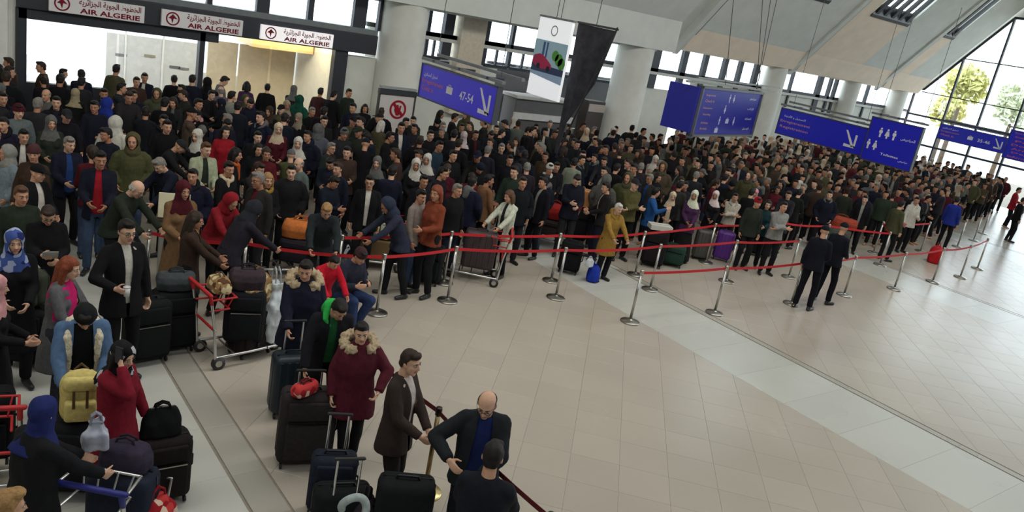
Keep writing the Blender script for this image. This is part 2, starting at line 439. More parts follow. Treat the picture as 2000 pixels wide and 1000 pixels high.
def build_top(p, name, hem=0.82, thick=1.0, flare=1.0, sleeve=1.0, open_w=None, collar=0.02, voxel=0.015, wr=0.008, ratio=0.55, puffy=0.0, top_z=1.475, belly=0.0):
    """jacket, coat or sweater: a shell over the trunk and the arms; open_w(z) leaves a front opening"""
    sp = Soup(); w = 0.94 if p.female else 1.0; t = thick
    lv = [(1.475, 0.082, 0.074, -0.012), (1.440, 0.132, 0.092, -0.010), (1.385, 0.172, 0.116, -0.003), (1.31, 0.182, 0.130, 0.004), (1.22, 0.180, 0.136, 0.006), (1.10, 0.166 + belly * 0.4, 0.128 + belly, 0.004 + belly * 0.6), (0.96, 0.182, 0.138, -0.004)]
    low = [z for z in (0.86, 0.74, 0.60, 0.46, 0.32, 0.18) if z > hem + 0.03] + [hem]
    for z in low:
        k = (0.96 - z) / 0.5
        lv.append((z, 0.190 + 0.05 * k * flare, 0.142 + 0.05 * k * flare, 0.0))
    sp.rings([p.ring_at(z, rx * w * t, ry * t, y) for z, rx, ry, y in reversed(lv)])
    if collar: sp.cap(p.up((0, -0.018, 1.43)), p.up((0, -0.012, 1.47 + collar)), 0.086 * w, 0.078 * w, 14, flat=(True, True))
    if p.female:
        for q in (1, -1): sp.ell(p.up((q * 0.072, 0.088, 1.26)), (0.074 * t, 0.064 * t, 0.072))
    for i, q in enumerate((1, -1)):
        e, wv = p.el[i], p.sh[i].lerp(p.el[i], 0.02)
        s0 = p.sh[i] + (p.up((0, -0.01, 1.36)) - p.sh[i]) * 0.16
        sp.cap(s0, e, 0.068 * t * w, 0.056 * t)
        sp.cap(p.up((0, -0.012, 1.445)), s0, 0.070, 0.064 * t * w)
        end = e.lerp(p.wr[i], 0.98 * sleeve)
        sp.cap(e, end, 0.056 * t, 0.045 * t, flat=(False, True))
        if puffy:
            for k in range(1, 5): sp.ell(p.sh[i].lerp(e, k / 5), (0.078 * t,) * 3); sp.ell(e.lerp(end, k / 5), (0.064 * t,) * 3)
    me = remesh(sp, name, voxel, 2, ratio)
    wrinkle(me, wr, 9.0, random.random() * 50); wrinkle(me, wr * 0.5, 22.0, random.random() * 50)
    if open_w:
        w0, w1 = open_w                                             # half width of the opening at the collar and at the hem
        bm = bmesh.new(); bm.from_mesh(me)
        for q in (1, -1):
            a3 = p.up((q * w0, 0, 1.47)); b3 = p.up((q * w1, 0, 0.90))
            nrm = (b3 - a3).cross(p.T @ Vector((0, 1, 0))).normalized()
            near = [f for f in bm.faces if (p.flat_back(f.calc_center_median()).y > 0.02)]
            geom = list({e for f in near for e in f.edges} | {v for f in near for v in f.verts}) + near
            bmesh.ops.bisect_plane(bm, geom=geom, plane_co=a3, plane_no=nrm)
        dead = []
        for f in bm.faces:
            c = f.calc_center_median(); q = p.flat_back(c) if (c.z > 0.9 or p.pel.z < 0.8) else c - p.pel + PELVIS
            k = min(max((1.47 - q.z) / 0.57, 0), 1.6)
            if q.y > 0.03 and abs(q.x) < w0 + (w1 - w0) * k:
                if not any((c - a).length < 0.075 for i in (0, 1) for a in (p.el[i], p.wr[i], p.el[i].lerp(p.wr[i], 0.33), p.el[i].lerp(p.wr[i], 0.66))): dead.append(f)
        bmesh.ops.delete(bm, geom=dead, context='FACES'); bm.to_mesh(me); bm.free()
    me.materials.append(MATS['cloth'])
    return me
def build_shirt(p, name, hem=0.88, k=0.93, voxel=0.016):
    sp = Soup(); w = 0.94 if p.female else 1.0
    lv = [(1.485, 0.068, 0.066, -0.010), (1.435, 0.150, 0.094, -0.008), (1.36, 0.182, 0.122, 0), (1.25, 0.188, 0.136, 0.006), (1.10, 0.168, 0.126, 0.004), (0.96, 0.176, 0.130, -0.004), (hem, 0.176, 0.128, -0.004)]
    sp.rings([p.ring_at(z, rx * w * k, ry * k, y) for z, rx, ry, y in reversed(lv)])
    me = remesh(sp, name, voxel, 2, 0.5); wrinkle(me, 0.004, 14)
    me.materials.append(MATS['cloth'])
    return me
def build_legs(p, name, wide=1.0, voxel=0.016, ratio=0.55):
    sp = Soup()
    sp.rings([p.ring_at(z, rx, ry, y, blend=(1.0, 1.3)) for z, rx, ry, y in ((0.83, 0.10, 0.09, 0), (0.88, 0.168, 0.118, -0.01), (0.96, 0.175, 0.124, -0.012), (1.05, 0.158, 0.112, -0.004))])
    for i in (0, 1):
        sp.cap(p.hip[i], p.kn[i], 0.096, 0.070 * wide); sp.cap(p.kn[i], p.ank[i] + (p.kn[i] - p.ank[i]).normalized() * 0.0, 0.069 * wide, 0.058 * wide, flat=(False, True))
    me = remesh(sp, name, voxel, 2, ratio); wrinkle(me, 0.007, 11); me.materials.append(MATS['cloth'])
    return me
def build_shoe(p, name, i):
    sp = Soup(); a = p.ank[i]
    sp.cap(a + Vector((0, -0.03, -0.048)), a + p.toe[i] + Vector((0, 0.005, 0.002)), 0.042, 0.033)
    sp.cap(a + Vector((0, -0.02, -0.05)), a + Vector((0, 0.005, 0.02)), 0.042, 0.046)
    me = remesh(sp, name, 0.014, 1, 0.6)
    lo = a.z - 0.085
    for v in me.vertices: v.co.z = max(v.co.z, lo + 0.001)
    me.materials.append(MATS['plastic'])
    return me
def build_fur(p, name, r=0.165, ball=0.058):
    sp = Soup(); n = 22
    for i in range(n):
        a = 2 * PI * i / n
        y = r * 0.82 * math.sin(a) - 0.03
        if y > r * 0.72 - 0.03: continue
        z = 1.475 - 0.055 * math.sin(a) + 0.012 * math.sin(i * 2.6)
        sp.ell(p.up((r * math.cos(a) * (0.9 if y > 0.04 else 1), y, z)), (ball, ball, ball * 0.95), None, 10, 7)
    me = remesh(sp, name, 0.012, 1, 0.9); wrinkle(me, 0.022, 40, 2.0); me.materials.append(MATS['hair'])
    return me
def build_lapels(p, name, w0, w1, hem=0.86, th=1.10):
    sp = Soup()
    for q in (1, -1):
        P = lambda x, y, z: p.up((q * x, y, z))
        sp.cap(P(0.02, -0.10, 1.475), P(0.10, -0.045, 1.47), 0.036, 0.036); sp.cap(P(0.10, -0.045, 1.47), P(w0 + 0.045, 0.085, 1.38), 0.038, 0.040)
        sp.cap(P(w0 + 0.045, 0.085, 1.38), P(w0 + 0.04, 0.135 * th, 1.24), 0.042, 0.030); sp.cap(P(w0 + 0.04, 0.135 * th, 1.24), P(w1 + 0.012, 0.128 * th, 0.98), 0.026, 0.018); sp.cap(P(w1 + 0.012, 0.128 * th, 0.98), P(w1 + 0.012, 0.122 * th, hem), 0.018, 0.016)
    me = remesh(sp, name, 0.011, 1, 0.9); wrinkle(me, 0.008, 45, 1.0); me.materials.append(MATS['hair'])
    return me
def build_skirt(p, name, hem=0.05, flare=1.0):
    sp = Soup()
    lv = [(hem, 0.185 + 0.06 * flare, 0.165 + 0.05 * flare, 0.01), (0.4, 0.18 + 0.03 * flare, 0.15 + 0.02 * flare, 0.005), (0.75, 0.18, 0.14, 0), (0.95, 0.178, 0.132, 0), (1.06, 0.16, 0.118, 0)]
    sp.rings([p.ring_at(z, rx, ry, y) for z, rx, ry, y in lv])
    me = remesh(sp, name, 0.018, 2, 0.5); wrinkle(me, 0.012, 8); me.materials.append(MATS['cloth'])
    return me

# headwear in the head's own frame (origin between the ears, y forward)
def head_piece(kind, seed=0):
    sp = Soup()
    if kind in ('short', 'bald', 'crop', 'side'):
        sp.ell((0, -0.010, 0.034), (0.081, 0.099, 0.096), None, 18, 12)
        sp.ell((0, -0.045, -0.02), (0.066, 0.060, 0.07), None, 14, 10)
        if kind == 'short': sp.ell((0.01, 0.045, 0.103), (0.058, 0.046, 0.028), None, 12, 8)
        if kind == 'side': sp.ell((0.02, 0.06, 0.100), (0.062, 0.044, 0.034), None, 12, 8)
        me = remesh(sp, 'hair_' + kind, 0.011, 1, 0.8); wrinkle(me, 0.006, 30, seed)
        def keep(c):
            if c.y > 0.030 and c.z < 0.066: return False
            if c.z < -0.012 and c.y > -0.035: return False
            if c.z < -0.062: return False
            if c.y > 0.012 and c.z < 0.035 and abs(c.x) > 0.05: return False
            if kind == 'bald' and (c.z > 0.052 or c.y > 0.02): return False
            return True
        cut(me, keep); m = 'hair'
    elif kind in ('long', 'bob', 'pony'):
        sp.ell((0, -0.010, 0.034), (0.086, 0.102, 0.100), None, 18, 12)
        if kind == 'pony':
            sp.ell((0, -0.05, -0.02), (0.066, 0.055, 0.07), None, 14, 10)
            sp.cap((0, -0.11, 0.03), (0, -0.135, -0.16), 0.035, 0.016)
        else:
            lo = -0.26 if kind == 'long' else -0.13
            sp.cap((0, -0.055, 0.0), (0, -0.075, lo), 0.075, 0.06, 14)
            for q in (1, -1): sp.cap((q * 0.070, -0.02, 0.02), (q * 0.085, -0.01, lo + 0.02), 0.036, 0.028)
        me = remesh(sp, 'hair_' + kind, 0.012, 1, 0.8); wrinkle(me, 0.008, 24, seed)
        cut(me, lambda c: not (c.y > 0.028 and c.z < 0.062 and abs(c.x) < 0.062)); m = 'hair'
    elif kind == 'beanie':
        sp.ell((0, -0.008, 0.045), (0.088, 0.104, 0.100), None, 18, 12); sp.cap((0, -0.006, 0.02), (0, -0.006, 0.052), 0.097, 0.097, 20, flat=(True, True))
        me = remesh(sp, 'beanie', 0.011, 1, 0.7); wrinkle(me, 0.004, 30); cut(me, lambda c: c.z > 0.022); m = 'cloth'
    elif kind == 'cap':
        sp.ell((0, -0.006, 0.040), (0.086, 0.102, 0.092), None, 18, 12); sp.ell((0, 0.12, 0.052), (0.066, 0.075, 0.010), Rx(-0.2), 16, 8)
        me = remesh(sp, 'cap', 0.010, 1, 0.8); cut(me, lambda c: c.z > 0.036 or c.y > 0.10); m = 'cloth'
    elif kind == 'hijab':
        sp.ell((0, -0.012, 0.030), (0.092, 0.112, 0.108), None, 18, 12); sp.ell((0, 0.012, -0.05), (0.084, 0.090, 0.10), None, 18, 12)
        sp.rings([[(rx * math.cos(a), ry * math.sin(a) + y, z) for a in [2 * PI * i / 18 for i in range(18)]] for z, rx, ry, y in
                  ((-0.29, 0.195, 0.15, -0.02), (-0.22, 0.155, 0.128, -0.01), (-0.13, 0.095, 0.095, 0.0), (-0.04, 0.082, 0.09, 0.0))])
        me = remesh(sp, 'hijab', 0.013, 2, 0.7); wrinkle(me, 0.009, 16, seed)
        cut(me, lambda c: not (c.y > 0.03 and (c.x / 0.058) ** 2 + ((c.z + 0.012) / 0.088) ** 2 < 1)); m = 'cloth'
    elif kind == 'hood':
        sp.ell((0, -0.03, 0.02), (0.115, 0.125, 0.135), None, 18, 12); sp.cap((0, -0.03, -0.05), (0, -0.02, -0.17), 0.10, 0.13, 16)
        me = remesh(sp, 'hood', 0.014, 2, 0.7); wrinkle(me, 0.008, 14)
        cut(me, lambda c: not (c.y > 0.02 and (c.x / 0.085) ** 2 + ((c.z - 0.0) / 0.115) ** 2 < 1)); m = 'cloth'
    elif kind == 'fur':                                            # fur edge of a lowered hood, round the neck
        for i in range(16):
            a = 2 * PI * i / 16 + 0.1
            r = 0.118 + 0.012 * math.sin(i * 2.3)
            y = r * math.sin(a) * 0.9 - 0.03; z = -0.135 + 0.055 * (-math.sin(a)) - (0.05 if y > 0.03 else 0)
            if y > 0.06: continue
            sp.ell((r * math.cos(a) * 1.05, y, z), (0.048, 0.046, 0.048), None, 10, 7)
        me = remesh(sp, 'fur', 0.011, 1, 0.9); wrinkle(me, 0.022, 42); m = 'hair'
    elif kind == 'sherpa':
        for q in (1, -1):
            sp.cap((q * 0.03, -0.10, -0.115), (q * 0.11, -0.03, -0.15), 0.045, 0.045); sp.cap((q * 0.11, -0.03, -0.15), (q * 0.085, 0.10, -0.27), 0.045, 0.034)
        me = remesh(sp, 'sherpa', 0.011, 1, 0.9); wrinkle(me, 0.010, 45); m = 'hair'
    elif kind == 'hood_down':
        sp.cap((0, -0.11, -0.13), (0, -0.14, -0.25), 0.085, 0.06, 14)
        for q in (1, -1): sp.cap((q * 0.05, -0.10, -0.12), (q * 0.10, 0.02, -0.16), 0.05, 0.03); sp.cap((q * 0.10, 0.02, -0.16), (q * 0.05, 0.09, -0.20), 0.03, 0.02)
        me = remesh(sp, 'hood_down', 0.013, 2, 0.7); wrinkle(me, 0.008, 15); m = 'cloth'
    elif kind == 'scarf':
        for i in range(14):
            a = 2 * PI * i / 14; b = 2 * PI * (i + 1) / 14
            P = lambda t: (0.088 * math.cos(t), 0.085 * math.sin(t) - 0.02, -0.155 + 0.02 * math.cos(2 * t) - 0.015 * math.sin(t))
            sp.cap(P(a), P(b), 0.034, 0.034)
        sp.cap((0.03, 0.08, -0.16), (0.05, 0.125, -0.40), 0.034, 0.03)
        me = remesh(sp, 'scarf', 0.012, 2, 0.7); wrinkle(me, 0.009, 22); m = 'cloth'
    elif kind == 'beard':
        sp.ell((0, 0.040, -0.075), (0.058, 0.056, 0.052), None, 14, 10)
        me = remesh(sp, 'beard', 0.009, 1, 0.8); cut(me, lambda c: c.y > -0.005 and c.z < -0.045 - 0.9 * max(0, 0.03 - abs(c.x)) or (c.z < -0.078)); m = 'hair'
    elif kind == 'glasses':
        for q in (1, -1):
            pts = [(q * 0.034 + 0.022 * math.cos(a), 0.099, 0.004 + 0.016 * math.sin(a)) for a in [2 * PI * i / 12 for i in range(13)]]
            sp.tube(pts, 0.0024, 5); sp.tube([(q * 0.056, 0.097, 0.008), (q * 0.080, 0.02, 0.010), (q * 0.082, -0.02, 0.0)], 0.0022, 5)
        sp.tube([(-0.012, 0.101, 0.008), (0.012, 0.101, 0.008)], 0.0022, 5)
        me = sp.mesh('glasses', True); m = 'plastic'
    me.materials.append(MATS[m])
    return me
_HP = {}
def hp(kind):
    if kind not in _HP: _HP[kind] = head_piece(kind, 3.0)
    return _HP[kind]
def headM(p): return Matrix.Translation(p.headc) @ p.H.to_4x4()

SKINS = [srgb(196, 150, 122), srgb(184, 136, 108), srgb(206, 164, 138), srgb(170, 122, 96)]
# ---------------------------------------------------------------- the hall
C_TILE, C_SLAB, C_BORDER = srgb(176, 168, 155), srgb(188, 189, 181), srgb(164, 160, 150)
def floor_mat(name, color, rough):
    m, t, b = new_mat(name)
    N, L = t.nodes, t.links
    oi = N.new('ShaderNodeObjectInfo'); tc = N.new('ShaderNodeTexCoord')
    nz = N.new('ShaderNodeTexNoise'); nz.inputs['Scale'].default_value = 0.5; nz.inputs['Detail'].default_value = 2
    n2 = N.new('ShaderNodeTexNoise'); n2.inputs['Scale'].default_value = 60; n2.inputs['Detail'].default_value = 3
    L.new(tc.outputs['Object'], nz.inputs['Vector']); L.new(tc.outputs['Object'], n2.inputs['Vector'])
    def rng(sock, a, b_):
        q = N.new('ShaderNodeMapRange'); q.inputs['To Min'].default_value = a; q.inputs['To Max'].default_value = b_
        L.new(sock, q.inputs['Value']); return q.outputs['Result']
    def mul(a, b_):
        q = N.new('ShaderNodeMath'); q.operation = 'MULTIPLY'; L.new(a, q.inputs[0]); L.new(b_, q.inputs[1]); return q.outputs[0]
    k = mul(mul(rng(oi.outputs['Random'], 0.965, 1.03), rng(nz.outputs['Fac'], 0.90, 1.10)), rng(n2.outputs['Fac'], 0.96, 1.04))
    sc = N.new('ShaderNodeVectorMath'); sc.operation = 'SCALE'; sc.inputs[0].default_value = color
    L.new(k, sc.inputs['Scale']); L.new(sc.outputs['Vector'], b.inputs['Base Color'])
    L.new(rng(nz.outputs['Fac'], rough * 0.8, rough * 1.25), b.inputs['Roughness'])
    b.inputs['Specular IOR Level'].default_value = 0.55
    return m
floor_mat('floor_tile', C_TILE, 0.25); floor_mat('floor_slab', C_SLAB, 0.27); floor_mat('floor_border', C_BORDER, 0.27)
mat('grout', srgb(140, 132, 120), 0.8)
mat('wall_paint', srgb(214, 216, 208), 0.8, noise_scale=3, noise_amt=0.04)
mat('ceiling_paint', srgb(212, 215, 209), 0.85, noise_scale=2, noise_amt=0.05)
mat('ceiling_cream', srgb(236, 220, 200), 0.85, noise_scale=2, noise_amt=0.05)
mat('column_plaster', srgb(216, 216, 208), 0.7, noise_scale=2.5, noise_amt=0.06, bump=0.1, bump_scale=40)
mat('dark_metal', srgb(44, 48, 56), 0.5, metal=0.0, noise_scale=10, noise_amt=0.08)
mat('grey_metal', srgb(120, 126, 128), 0.45, metal=0.3, noise_scale=10, noise_amt=0.08)
mat('beige_stone', srgb(206, 196, 178), 0.8, noise_scale=12, noise_amt=0.08)

fl = Soup(); fl.box((24, 5.5, -0.112), (72, 42, 0.2))
floor = structure('floor', fl, 'grout')
STRIPS = [(0.75, 2.48), (10.42, 12.1), (20.1, 21.8), (29.8, 31.5), (39.4, 41.1)]
def clip_poly(poly, axis, lim, sign):
    out = []
    for i in range(len(poly)):
        a, b = poly[i], poly[(i + 1) % len(poly)]
        ia, ib = sign * (a[axis] - lim) <= 1e-9, sign * (b[axis] - lim) <= 1e-9
        if ia: out.append(a)
        if ia != ib:
            t = (lim - a[axis]) / (b[axis] - a[axis]); out.append((a[0] + (b[0] - a[0]) * t, a[1] + (b[1] - a[1]) * t))
    return out
def flat_piece(poly, top=0.0, thick=0.012, edge=0.003):
    n = len(poly); cx = sum(p[0] for p in poly) / n; cy = sum(p[1] for p in poly) / n
    sp = Soup()
    ins = [(cx + (p[0] - cx) * (1 - edge / max(0.05, math.hypot(p[0] - cx, p[1] - cy))), cy + (p[1] - cy) * (1 - edge / max(0.05, math.hypot(p[0] - cx, p[1] - cy)))) for p in poly]
    vs = [(p[0], p[1], top - thick) for p in poly] + [(p[0], p[1], top - 0.0015) for p in poly] + [(p[0], p[1], top) for p in ins]
    fs = [tuple(range(2 * n, 3 * n))] + [(k * n + i, k * n + (i + 1) % n, (k + 1) * n + (i + 1) % n, (k + 1) * n + i) for k in (0, 1) for i in range(n)]
    sp.add(vs, fs); return sp
pieces = []
TS, GAP = 0.582, 0.002
r2 = math.sqrt(0.5)
zones = [(-8.0, 0.75), (2.86, 10.42), (12.3, 20.1), (22.0, 29.8), (31.7, 39.4), (41.3, 44.4)]
def in_view(c, m=60):
    x, y, z = to_px((c[0], c[1], 0))
    return z > 1 and -m < x < 2000 + m and -m < y < 1000 + m
for z0, z1 in zones:
    for ia in range(-70, 90):
        for ib in range(-40, 110):
            a, b = 0.02 + TS * ia, 0.03 + TS * ib                  # the diagonal tile grid
            h = TS / 2 - GAP / 2
            cx, cy = (a + b) * r2, (b - a) * r2
            if not (z0 - 0.45 < cx < z1 + 0.45 and -6 < cy < 22.6) or not in_view((cx, cy), 1100): continue
            poly = [((a + p + b + q) * r2, (b + q - a - p) * r2) for p, q in ((-h, -h), (h, -h), (h, h), (-h, h))]
            poly = clip_poly(clip_poly(poly, 0, z1 - GAP, 1), 0, z0 + GAP, -1)
            if len(poly) >= 3: pieces.append(('tile', 'floor_tile', poly, (cx, cy)))
for k, (s0, s1) in enumerate(STRIPS):
    for j in range(-7, 25):
        y0 = j * 0.92 + 0.2
        for q0, q1, nm, mt in ((s0, s1, 'slab', 'floor_slab'), (s1 + 0.03, s1 + 0.17 + (0.19 if k == 0 else 0), 'border_slab', 'floor_border')):
            c = ((q0 + q1) / 2, y0 + 0.46)
            if in_view(c, 1100): pieces.append((nm, mt, [(q0 + GAP, y0 + GAP), (q1 - GAP, y0 + GAP), (q1 - GAP, y0 + 0.92), (q0 + GAP, y0 + 0.92)], c))
def open_floor(c):                                                  # where the floor shows between the people
    x, y = c
    return (x > 6.0 and y < 11.6) or (x > 3.4 and y < 9.6) or (x < 3.4 and y < 9.2)
count = {'tile': 0, 'slab': 0, 'border_slab': 0}
pieces.sort(key=lambda p: (not (open_floor(p[3]) and in_view(p[3])), p[3][0] ** 2 + p[3][1] ** 2))
rest = Soup()
rest_slab = Soup()
for nm, mt, poly, c in pieces:
    if open_floor(c) and in_view(c) and count[nm] < 295:
        count[nm] += 1
        ob(nm, flat_piece(poly), None, floor, mt)
    else:
        q = flat_piece(poly); (rest if nm == 'tile' else rest_slab).add(q.v, q.f)
o = ob('tile_field', rest, None, floor, 'floor_tile'); o['kind'] = 'stuff'
o = ob('slab_field', rest_slab, None, floor, 'floor_slab'); o['kind'] = 'stuff'
# ground outside the glazing
mat('paving', srgb(205, 203, 198), 0.8, noise_scale=1, noise_amt=0.08)
gr = Soup(); gr.box((30, 40, -0.35), (160, 34, 0.1)); gr.box((80, -10, -0.36), (70, 80, 0.1))
structure('ground_outside', gr, 'paving')

# ------- roof: steep slope over the back of the hall, flat ceiling above
S_ROOF = 1.26
def rz(v, off=0.0): return 4.9 + (21.8 - v) * S_ROOF + off
def roof_plate(name, u0, u1, v0, v1, mt, off=0.0, thick=0.25, parent=None, soup=None):
    sp = soup or Soup()
    poly = [(v0, rz(v0, off)), (v1, rz(v1, off)), (v1, rz(v1, off) + thick * 1.6), (v0, rz(v0, off) + thick * 1.6)]
    sp.prism(poly, 0, u0, u1)
    if soup: return
    return structure(name, sp, mt, parent=parent)
VT = 16.9
ceil_main = roof_plate('ceiling', -9, 23.45, 22.25, VT, 'ceiling_paint')
sp = Soup(); sp.box((17.5, 1.5, 11.25), (54, 31.4, 0.3)); structure('ceiling_upper', sp, 'ceiling_paint', parent=ceil_main)
# recess between the first ceiling field and the bays
roof_plate('ceiling_recess', 23.45, 24.3, 22.25, VT, 'ceiling_paint', 0.4, parent=ceil_main)
bays = [(24.3, 32.0, 25.9, 30.1), (32.0, 39.6, 33.35, 36.6), (39.6, 43.6, 40.05, 41.1)]
sk_n = 0
mat('skylight_bar', srgb(26, 30, 34), 0.4)
for (u0, u1, k0, k1) in bays:
    b = thing('ceiling_bay', 'x', 'x'); del b['label'], b['category']; b['kind'] = 'structure'; b.parent = None
    # cream lower face, steeper than the roof
    fc = Soup(); fc.prism([(22.6, 4.55), (21.95, 4.62), (21.42, 5.52), (22.6, 5.75)], 0, u0 + 0.3, u1); ob('lower_face', fc, None, b, 'ceiling_cream')
    vs = 19.87
    off = 0.12
    for nm, a in (('roof_field', (u0 + 0.3, k0, 21.5, VT)), ('roof_field', (k1, u1, 21.5, VT)), ('roof_field', (k0, k1, 21.5, vs)), ('roof_field', (k0, k1, 17.6, VT))):
        q = Soup(); roof_plate(None, *a, None, off, soup=q); ob(nm, q, None, b, 'ceiling_cream' if u0 > 30 and (a[0] == u0 + 0.3 or a[:3] == (k0, k1, 21.5)) else 'ceiling_paint')
    # rib at the start of the bay
    q = Soup(); roof_plate(None, u0, u0 + 0.3, 22.2, VT, None, -0.02, 0.4, soup=q); ob('rib', q, None, b, 'ceiling_paint')
    q = Soup(); roof_plate(None, u0 + 0.3, u0 + 0.42, 22.0, VT, None, 0.06, 0.3, soup=q); ob('gutter', q, None, b, 'grey_metal')
    # skylight: dark bars running up the slope with glass between
    n = 5 if k1 - k0 > 2 else 2
    for i in range(n):
        uu = k0 + (k1 - k0) * (i + 0.5) / n
        q = Soup(); roof_plate(None, uu - 0.11, uu + 0.11, vs, 17.6, None, 0.1, 0.12, soup=q); ob('skylight_bar', q, None, b, 'skylight_bar')
    q = Soup(); roof_plate(None, k0, k1, vs, vs - 0.09, None, 0.05, 0.3, soup=q); ob('skylight_sill', q, None, b, 'skylight_bar')
    q = Soup(); roof_plate(None, k0, k1, vs, 17.6, None, 0.42, 0.01, soup=q); ob('skylight_pane', q, None, b, 'window_glass')
q = Soup(); q.box((7.22, 22.1, 5.2), (32.45, 1.65, 1.56)); ob('soffit', q, None, ceil_main, 'ceiling_paint')


# ------- walls that close the hall where the photograph does not look
sp = Soup(); sp.box((17, -14.1, 5.5), (54, 0.2, 11.4)); structure('wall_right', sp, 'wall_paint')
sp = Soup(); sp.box((-9.1, 4.3, 5.5), (0.2, 37, 11.4)); structure('wall_rear', sp, 'wall_paint')
# ------- back wall: y = 22 at the airline counters, y = 22.8 behind the columns
wb = Soup(); wb.box((-3.4, 22.15, 2.2), (11.4, 0.3, 4.6)); wall_back = structure('wall_back', wb, 'wall_paint')
q = Soup(); q.box((2.05, 21.95, 1.9), (0.16, 0.12, 3.8)); ob('white_pipe', q, (0.75, 0.75, 0.72), wall_back, 'paint')
q = Soup(); q.box((11.05, 22.2, 1.35), (1.0, 0.2, 2.7)); ob('pale_panel', q, None, wall_back, 'wall_paint')
q = Soup(); q.box((6.8, 22.15, 3.43), (9.2, 0.5, 0.16)); ob('ledge', q, None, wall_back, 'grey_metal')
q = Soup(); q.box((14.0, 22.85, 1.45), (5.0, 0.2, 2.9)); q.box((24.4, 22.85, 1.45), (2.6, 0.2, 2.9)); q.box((35.2, 22.85, 1.8), (17.6, 0.2, 3.6)); q.box((19.9, 22.85, 0.5), (6.6, 0.2, 1.0))
ob('lower_wall', q, None, wall_back, 'wall_paint')
q = Soup(); q.box((19.9, 23.4, 1.8), (6.8, 0.1, 2.4)); ob('dark_backing', q, (0.10, 0.10, 0.105), wall_back, 'paint')  # dark sheet; the dimness of the opening is put into its colour
q = Soup(); q.box((28, 22.75, 3.62), (33.0, 0.16, 0.13)); ob('transom', q, None, wall_back, 'dark_metal')
q = Soup(); q.box((14.0, 22.75, 3.62), (5.2, 0.16, 0.13)); ob('transom', q, None, wall_back, 'dark_metal')
q = Soup(); q.box((28, 22.74, 3.50), (33.0, 0.2, 0.11)); ob('sill_strip', q, (0.55, 0.55, 0.52), wall_back, 'paint')
q = Soup(); q.box((15.12, 22.7, 3.0), (0.95, 0.5, 3.6)); ob('pier', q, None, wall_back, 'beige_stone')
# windows, bay by bay: (u0, u1, z0, z1, width of the mullion on its right)
win = []
ms = [(11.3, .1), (12.75, .25), (13.55, .12), (14.3, .35), (15.75, .3), (16.9, .12), (18.1, .1), (19.4, .14), (20.9, .22), (23.1, .1), (24.0, .5), (25.7, .3), (27.0, .26), (28.3, .26), (29.35, .24), (30.5, .3), (32.3, .1), (33.3, .1),
      (35.6, .35), (36.5, .16), (37.0, .16), (38.3, .1), (40.0, .12), (42.2, .1), (43.5, .2)]
wn_ = 0
for (a, wa), (b, wb_) in zip(ms[:-1], ms[1:]):
    if b - a < 0.4: continue
    wn_ += 1
    z1 = 4.95
    w = thing('window_%d' % wn_, 'x', 'x'); del w['label'], w['category']; w['kind'] = 'structure'
    w.location = ((a + b) / 2, 22.75, 0)
    L, R_ = a + wa / 2 - (a + b) / 2, b - wb_ / 2 - (a + b) / 2
    q = Soup(); q.box((R_ + wb_ / 2, 0, (2.9 + z1) / 2), (wb_, 0.16, z1 - 2.9)); ob('mullion', q, None, w, 'dark_metal')
    q = Soup(); q.box(((L + R_) / 2, 0.03, (3.68 + z1) / 2), (R_ - L, 0.012, z1 - 3.68)); ob('pane', q, None, w, 'window_glass')
    if b < 26:
        q = Soup(); q.box(((L + R_) / 2, 0.03, 3.22), (R_ - L, 0.012, 0.6)); ob('pane', q, None, w, 'window_glass')
        if 15.5 < a < 21 or 11 < a < 14:
            q = Soup(); q.box(((L + R_) / 2, 0, 3.2), (0.07, 0.08, 0.62)); ob('mullion', q, None, w, 'dark_metal')
            q = Soup(); q.box(((L + R_) / 2, 0, 2.9), (R_ - L, 0.14, 0.1)); ob('rail', q, None, w, 'dark_metal')
# windows over the airline counters
ms2 = [(2.2, .2), (3.7, .1), (5.2, .14), (6.6, .14), (8.0, .35), (9.35, .16), (10.85, .4), (11.5, .1)]
for (a, wa), (b, wb_) in zip(ms2[:-1], ms2[1:]):
    wn_ += 1
    w = thing('window_%d' % wn_, 'x', 'x'); del w['label'], w['category']; w['kind'] = 'structure'; w.location = ((a + b) / 2, 22.15, 0)
    L, R_ = a + wa / 2 - (a + b) / 2, b - wb_ / 2 - (a + b) / 2
    q = Soup(); q.box((R_ + wb_ / 2, 0, 4.05), (wb_, 0.16, 1.1)); ob('mullion', q, None, w, 'dark_metal')
    q = Soup(); q.box(((L + R_) / 2, 0.03, 4.05), (R_ - L, 0.012, 1.1)); ob('pane', q, None, w, 'window_glass')
# columns
def column(x, y, r, label):
    sp = Soup(); sp.lathe([(r * 1.04, 0), (r * 1.04, 0.25), (r, 0.28), (r * 1.0, 4.3), (r * 1.02, 5.6)], 40)
    me = sp.mesh('column', True); o = ob('column', me, None, None, 'column_plaster', loc=(x, y, 0)); o['kind'] = 'structure'
    return o
column(12.25, 22.0, 0.70, ''); column(22.1, 22.0, 0.70, ''); column(31.55, 22.5, 0.52, ''); column(37.9, 22.5, 0.48, ''); column(42.55, 22.5, 0.52, '')

